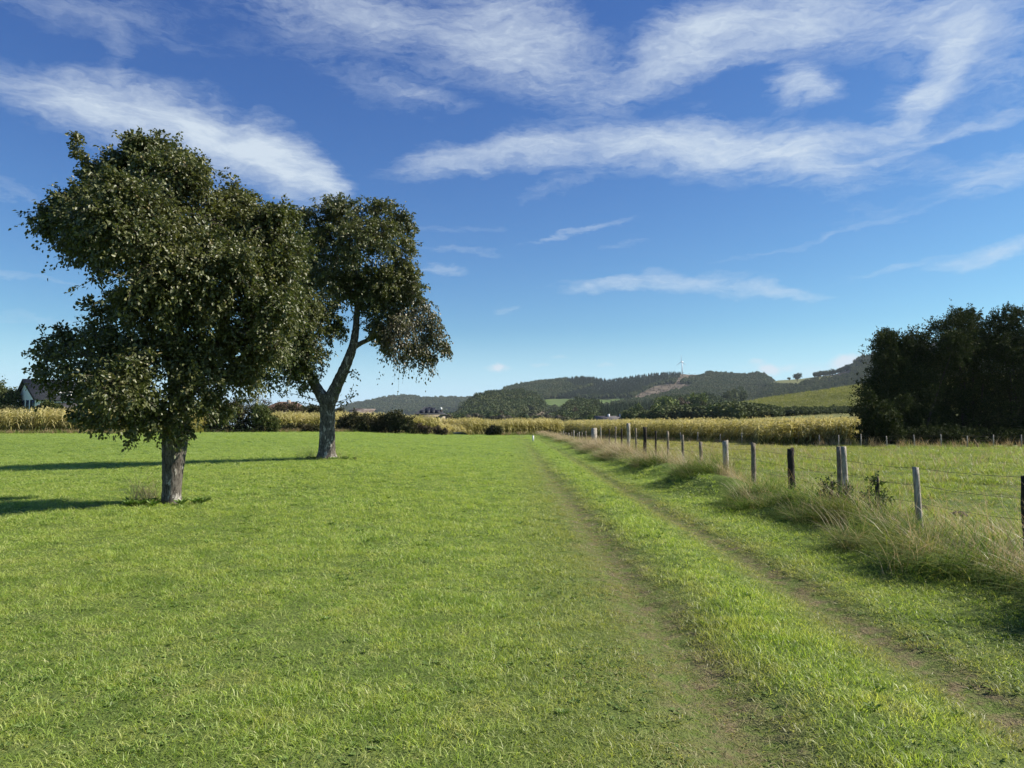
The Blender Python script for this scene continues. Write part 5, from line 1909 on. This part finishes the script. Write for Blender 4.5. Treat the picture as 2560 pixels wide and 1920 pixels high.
hC = Hill('hill', ridgeC, footC, 1150, 2650, [HM_wood, HM_meadow, HM_clear], zoneC, nt=60, step=5, treeh=8, curve=.9)
px, t, p, u, v = hill_points(hC, 1150, 2050, 26000, rgh)
z = zoneC(u, v)
edge1 = zoneC(u, v - 5)
ok = (z == 0) & (edge1 == 0)
plant = inpoly(u, v, [(1380, 1000), (1420, 985), (1500, 962), (1520, 950), (1520, 930), (1706, 920), (1700, 955), (1665, 958), (1630, 966), (1600, 982), (1570, 996), (1380, 998)])
conz = plant | inpoly(u, v, [(1410, 960), (1430, 935), (1520, 940), (1520, 960), (1440, 975)]) | (rgh.random(len(px)) < .18)
kd = np.where(conz, rgh.integers(4, 7, len(px)), rgh.integers(0, 4, len(px)))
ht = np.where(plant, 8 + 2 * rgh.random(len(px)), 10 + 6 * rgh.random(len(px)))
scr = (z == 2) & (rgh.random(len(px)) < .18)
kd[scr] = 7
ht[scr] = 3
ok |= scr
wood('far_wood', p[ok], ht[ok], kd[ok], 'long wooded hill under the wind turbine with its conifer plantation', rgh, 1.1)

# F: low wood in front of the clearing
ridgeF = [(1380, 1052), (1405, 1030), (1418, 1006), (1432, 998), (1470, 997), (1500, 1001), (1530, 1006), (1580, 1003), (1640, 998), (1700, 990), (1760, 985), (1830, 1000), (1900, 1030)]
hF = Hill('hill', ridgeF, [(1380, 1068), (1900, 1068)], 640, 1000, [HM_wood, HM_paleg], lambda u, v: inpoly(u, v, [(1480, 1022), (1560, 1004), (1580, 1006), (1520, 1024), (1480, 1030)]).astype(int), treeh=10)
px, t, p, u, v = hill_points(hF, 1380, 1900, 3400, rgh)
con = (u > 1495) & (u < 1640)
kd = np.where(con, rgh.integers(4, 7, len(px)), rgh.integers(0, 4, len(px)))
ok = hF.zone(u, v - 5) == 0
wood('far_wood', p[ok], (9 + 4 * rgh.random(len(px)))[ok], kd[ok], 'low mixed wood below the brown clearing', rgh, 1.0)

# G: saddle with pale fields and the dark hill at the right
ridgeG = [(1880, 990), (1925, 957), (1945, 951), (1980, 949), (2004, 947), (2040, 942), (2087, 936), (2118, 926), (2130, 914), (2151, 899), (2181, 886), (2206, 880), (2300, 862), (2450, 850), (2700, 846), (2900, 860)]
fieldG = [(1920, 960), (1928, 945), (1990, 940), (2050, 935), (2130, 925), (2125, 938), (2080, 946), (2040, 951), (2015, 955), (1998, 965), (1960, 966)]
brG = [(2080, 938), (2125, 922), (2130, 934), (2100, 944), (2080, 945)]


def zoneG(u, v):
    z = np.zeros(len(u))
    z[inpoly(u, v, fieldG)] = 1
    z[inpoly(u, v, brG)] = 2
    return z


hG = Hill('hill', ridgeG, [(1880, 1064), (2900, 1064)], 1000, 2150, [HM_wood, HM_paleg, HM_clear], zoneG, nt=44, step=6, treeh=0, curve=.9)
px, t, p, u, v = hill_points(hG, 1880, 2900, 15000, rgh, 1.0)
z = zoneG(u, v)
ok = (z == 0) & (zoneG(u, v - 4) == 0)
kd = np.where(rgh.random(len(px)) < .55 * (fbm(px * .02, t * 4, 2) > .5), rgh.integers(4, 7, len(px)), rgh.integers(0, 4, len(px)))
wood('far_wood', p[ok], (9 + 5 * rgh.random(len(px)))[ok], kd[ok], 'dark wooded hill left of the big dark trees', rgh, 1.0)
# trees along the skyline of the saddle
n = 46
pxl = 2036 + 88 * rgh.random(n)
p = hG.at(pxl, np.full(n, .985))
wood('skyline_trees', p, 12 + 5 * rgh.random(n), rgh.integers(0, 4, n), 'thin line of trees on the skyline of the saddle', rgh, 1.1)


def lone_tree(px, py_base, py_top, D, label, seed, mat='wood_decid', fat=1.0, conifer=False, zbase=None, group=None):
    b = P(px, py_base, D)
    Ht = (py_base - py_top) * D / 1920.0
    root = empty('conifer_tree' if conifer else 'field_tree', b)
    tag(root, label, 'tree', group)
    rg = np.random.default_rng(seed)
    src = far_tree('conifer' if conifer else 'd', seed, M[mat])
    me = src.data
    co = np.empty(len(me.vertices) * 3, np.float32)
    me.vertices.foreach_get('co', co)
    co = co.reshape(-1, 3) * np.array([Ht * fat, Ht * fat, Ht])
    me.vertices.foreach_set('co', co.ravel().astype(np.float32))
    me.update()
    c = bpy.data.objects.new('crown', me)
    COL.objects.link(c)
    c.parent = root
    # finer leaf clumps over the crown
    n = 900
    if not conifer:
        lob = rg.normal(size=(12, 3)) * np.array([.18, .18, .15]) * np.array([Ht * fat, Ht * fat, Ht]) + np.array([0, 0, .60 * Ht])
        d = unit(rg.normal(size=(n, 3)) + np.array([0, 0, .2]))
        pos = lob[rg.integers(0, 12, n)] + d * (.19 * Ht * (.8 + .4 * rg.random(n)))[:, None]
        V_, F_, r_ = leaves_mesh(pos, rg.normal(size=(n, 3)), d + rg.normal(size=(n, 3)) * .5, .075 * Ht, .06 * Ht, rg.random(n), 4)
        mesh_np('foliage', V_, F_, M[mat], root, attrs={'rnd': ('FLOAT', 'POINT', r_)})
    MB().tube([(0, 0, -1.0), (0, 0, .3 * Ht), (0.02 * Ht, 0, .6 * Ht)], [.035 * Ht, .028 * Ht, .012 * Ht], 7).build('trunk', M['darkbark'], root)
    return root


lone_tree(1993, 953, 932, 2050, 'round lone tree standing on the pale saddle meadow', 71, fat=1.25)
lone_tree(1973, 951, 943, 2060, 'very small tree left of the round lone tree on the saddle', 72, fat=1.3)

# trees standing in the valley in front of the hills
VT = [
    (1664, 1050, 992, 520, 'valley_leaf', 1.15, 'broad light green tree in the valley below the clearing'),
    (1640, 1052, 1012, 500, 'valley_leaf', 1.2, 'low green tree at the left foot of the broad light green tree'),
    (1705, 1050, 998, 540, 'brown_leaf', .95, 'brownish tree just right of the broad light green tree'),
    (1742, 1050, 982, 560, 'valley_leaf', .75, 'tall olive tree standing highest in the valley row'),
    (1765, 1052, 1006, 480, 'hedge_leaf', 1.0, 'dark tree right of the tall olive tree'),
    (1595, 1050, 1012, 500, 'valley_leaf', .8, 'small yellowish green tree right of the farm roof'),
    (1620, 1053, 1022, 480, 'hedge_leaf', 1.3, 'low dark tree between the yellowish tree and the broad green tree'),
    (1690, 1054, 1020, 450, 'hedge_leaf', 1.4, 'dark round tree in front of the brownish tree'),
    (1438, 1050, 1022, 700, 'brown_leaf', .85, 'bare looking brown oval tree below the green meadow'),
    (1250, 1050, 1028, 620, 'brown_leaf', 1.0, 'greyish brown tree at the foot of the round wood'),
    (1475, 1052, 1036, 480, 'valley_leaf', 1.2, 'small olive tree left of the farm roof'),
    (1790, 1052, 1012, 430, 'hedge_leaf', 1.2, 'dark tree near the right end of the valley row'),
    (1725, 1055, 1024, 420, 'hedge_leaf', 1.3, 'dark low tree under the tall olive tree'),
    (1825, 1050, 1010, 400, 'hedge_leaf', 1.1, 'dark tree at the corner of the sloping crop field'),
    (1818, 1012, 978, 1000, 'wood_decid', .8, 'tall beech with pale trunk at the wood edge'),
    (1838, 1010, 975, 1010, 'wood_decid', .8, 'second tall beech right of the pale trunked beech'),
    (1856, 1009, 974, 1020, 'wood_decid', .85, 'rightmost tall beech of the wood edge group'),
]
for i, (px, pb, pt_, D, mt, ft, lab) in enumerate(VT):
    lone_tree(px, pb, pt_, D, lab, 90 + i, mt, ft)

# D: crop slope on the right with lower meadow
topD = [(1780, 1046), (1820, 1022), (1850, 1009), (1928, 995), (2016, 983), (2080, 974), (2181, 960), (2300, 948), (2560, 934), (2900, 930)]
footD = [(1780, 1062), (1850, 1060), (2900, 1066)]
botD = [(1780, 1050), (1850, 1048), (1900, 1042), (2042, 1034), (2181, 1027), (2900, 1018)]


def zoneD(u, v):
    line = np.interp(u, [b[0] for b in botD], [b[1] for b in botD])
    return (v > line).astype(int)


HM_strip = hill_mat('slope_foot_meadow', [(.35, (.115, .135, .045)), (.65, (.165, .165, .065))], .03)
hD = Hill('sloping_field', topD, footD, [190] * 10, [470] * 10, [HM_crop, HM_strip], zoneD, nt=50, step=6, curve=1.0)
# crop plants give the slope its texture
px, t, p, u, v = hill_points(hD, 1790, 2600, 15000, rgh)
ok = (zoneD(u, v) == 0) & (zoneD(u, v - 1) == 0)
p = p[ok]
n = len(p)
pr = [tuft(26, .8, .7, 1.5, .16, .2, .9, leafy('slope_crop', [(0, (.12, .150, .034)), (.5, (.25, .255, .066)), (1, (.40, .35, .13))], .3, patch_scale=.04, patch=((.085, .105, .032), .5)) if i == 0 else bpy.data.materials['slope_crop'], 1100 + i, segs=2) for i in range(3)]
scatter('slope_crop', p, np.stack([p[:, 0] * 0, p[:, 0] * 0, rgh.random(n) * 6.28], -1), (.8 + .4 * rgh.random(n)), rgh.integers(0, 3, n), pr, 'yellow green crop rows on the slope above the right maize')
# dark scrub band along the lower edge of the crop and along its upper left edge
n = 900
pxx = 1770 + 480 * rgh.random(n) ** 1.3
line = np.interp(pxx, [b[0] for b in botD], [b[1] for b in botD])
tt_ = (1062 - line) / (1062 - np.interp(pxx, [b[0] for b in topD], [b[1] for b in topD]) + 1e-6)
p = hD.at(pxx, np.clip(tt_ + .01 + .03 * rgh.normal(size=n), .02, .98))
ht = np.interp(pxx, [1770, 1860, 1960, 2100, 2250], [6.0, 4.5, 2.6, 1.6, 1.1]) * (.6 + .6 * rgh.random(n))
wood('hedge_band', p, ht, rgh.integers(0, 4, n), 'dark scrub band along the lower edge of the sloping crop', rgh, 1.5)
n = 420
pxx = 1560 + 300 * rgh.random(n)
p = PA(pxx, 1056 - 6 * rgh.random(n), 330 + 90 * rgh.random(n))
wood('valley_scrub', p, 3.0 + 3.2 * rgh.random(n) * smooth(1560, 1700, pxx) + 1.0, rgh.integers(0, 4, n), 'dark bushes filling the valley edge behind the maize', rgh, 1.3)
n = 160
pxx = 1120 + 300 * rgh.random(n)
p = PA(pxx, 1058 - 4 * rgh.random(n), 520 + 90 * rgh.random(n))
wood('valley_scrub', p, 3 + 4 * rgh.random(n), np.where(rgh.random(n) < .5, 7, 2), 'brownish bushes at the foot of the round wood', rgh, 1.3)

# ------------------------------------------------------------------ wind turbine
TD = 2500
tb = P(1705.5, 932, TD)
hub = P(1706, 905, TD)
wt = empty('wind_turbine', (tb.x, TD, tb.z - 6), math.radians(-50))
tag(wt, 'white wind turbine on top of the long wooded hill', 'wind turbine')
hz = hub.z - tb.z + 6
wm = simple('turbine_white', (.82, .84, .86), .4)
MB().tube([(0, 0, 0), (0, 0, hz * .5), (0, 0, hz - 1)], [1.9, 1.5, 1.0], 16).build('tower', wm, wt, True)
MB().box(-1.6, 1.6, -3.2, 4.5, hz - 1.0, hz + 2.4).build('nacelle', wm, wt)
MB().tube([(0, -3.3, hz + .5), (0, -4.6, hz + .5), (0, -5.6, hz + .5)], [1.7, 1.5, .3], 12).build('hub', wm, wt, True)
for a in (88, -32, 208):
    ar = math.radians(a)
    dx, dz = math.cos(ar), math.sin(ar)
    R_ = 22.5 if a != 208 else 13.5
    R_ = 22.5
    n_ = 8
    V_ = []
    for i in range(n_):
        s_ = i / (n_ - 1)
        ch = .75 * (1.0 + 1.6 * min(1, s_ * 5)) * (1 - .82 * s_) + .25
        cx_, cz_ = dx * R_ * s_, dz * R_ * s_
        ex, ez = -dz, dx
        for (cc, th_) in ((-.45, 0), (0, .28), (.55, 0), (0, -.28)):
            V_.append((cx_ + ex * ch * cc, -4.4 + th_ * (1.2 - s_), hz + .5 + cz_ + ez * ch * cc))
    Q_ = [(i * 4 + j, i * 4 + (j + 1) % 4, (i + 1) * 4 + (j + 1) % 4, (i + 1) * 4 + j) for i in range(n_ - 1) for j in range(4)]
    Q_.append(tuple((n_ - 1) * 4 + j for j in range(4)))
    mesh_np('rotor_blade', V_, np.array(Q_), wm, wt)

# ------------------------------------------------------------------ haze
hm = bpy.data.materials.new('haze_air')
hm.use_nodes = True
T_ = NT(hm.node_tree)
T_.n.clear()
ho = T_.node('ShaderNodeOutputMaterial')
pv = T_.node('ShaderNodeVolumePrincipled')
pv.inputs['Color'].default_value = (.78, .89, 1.0, 1)
pv.inputs['Density'].default_value = 0.000042
pv.inputs['Anisotropy'].default_value = 0.1
T_.link(pv.outputs[0], ho.inputs['Volume'])
hz_o = MB().box(-9500, 9500, -3500, 12500, -140, 360).build('haze', hm)
tag(hz_o, 'thin blue haze over the whole valley', kind='stuff')
hz_o.display_type = 'WIRE'
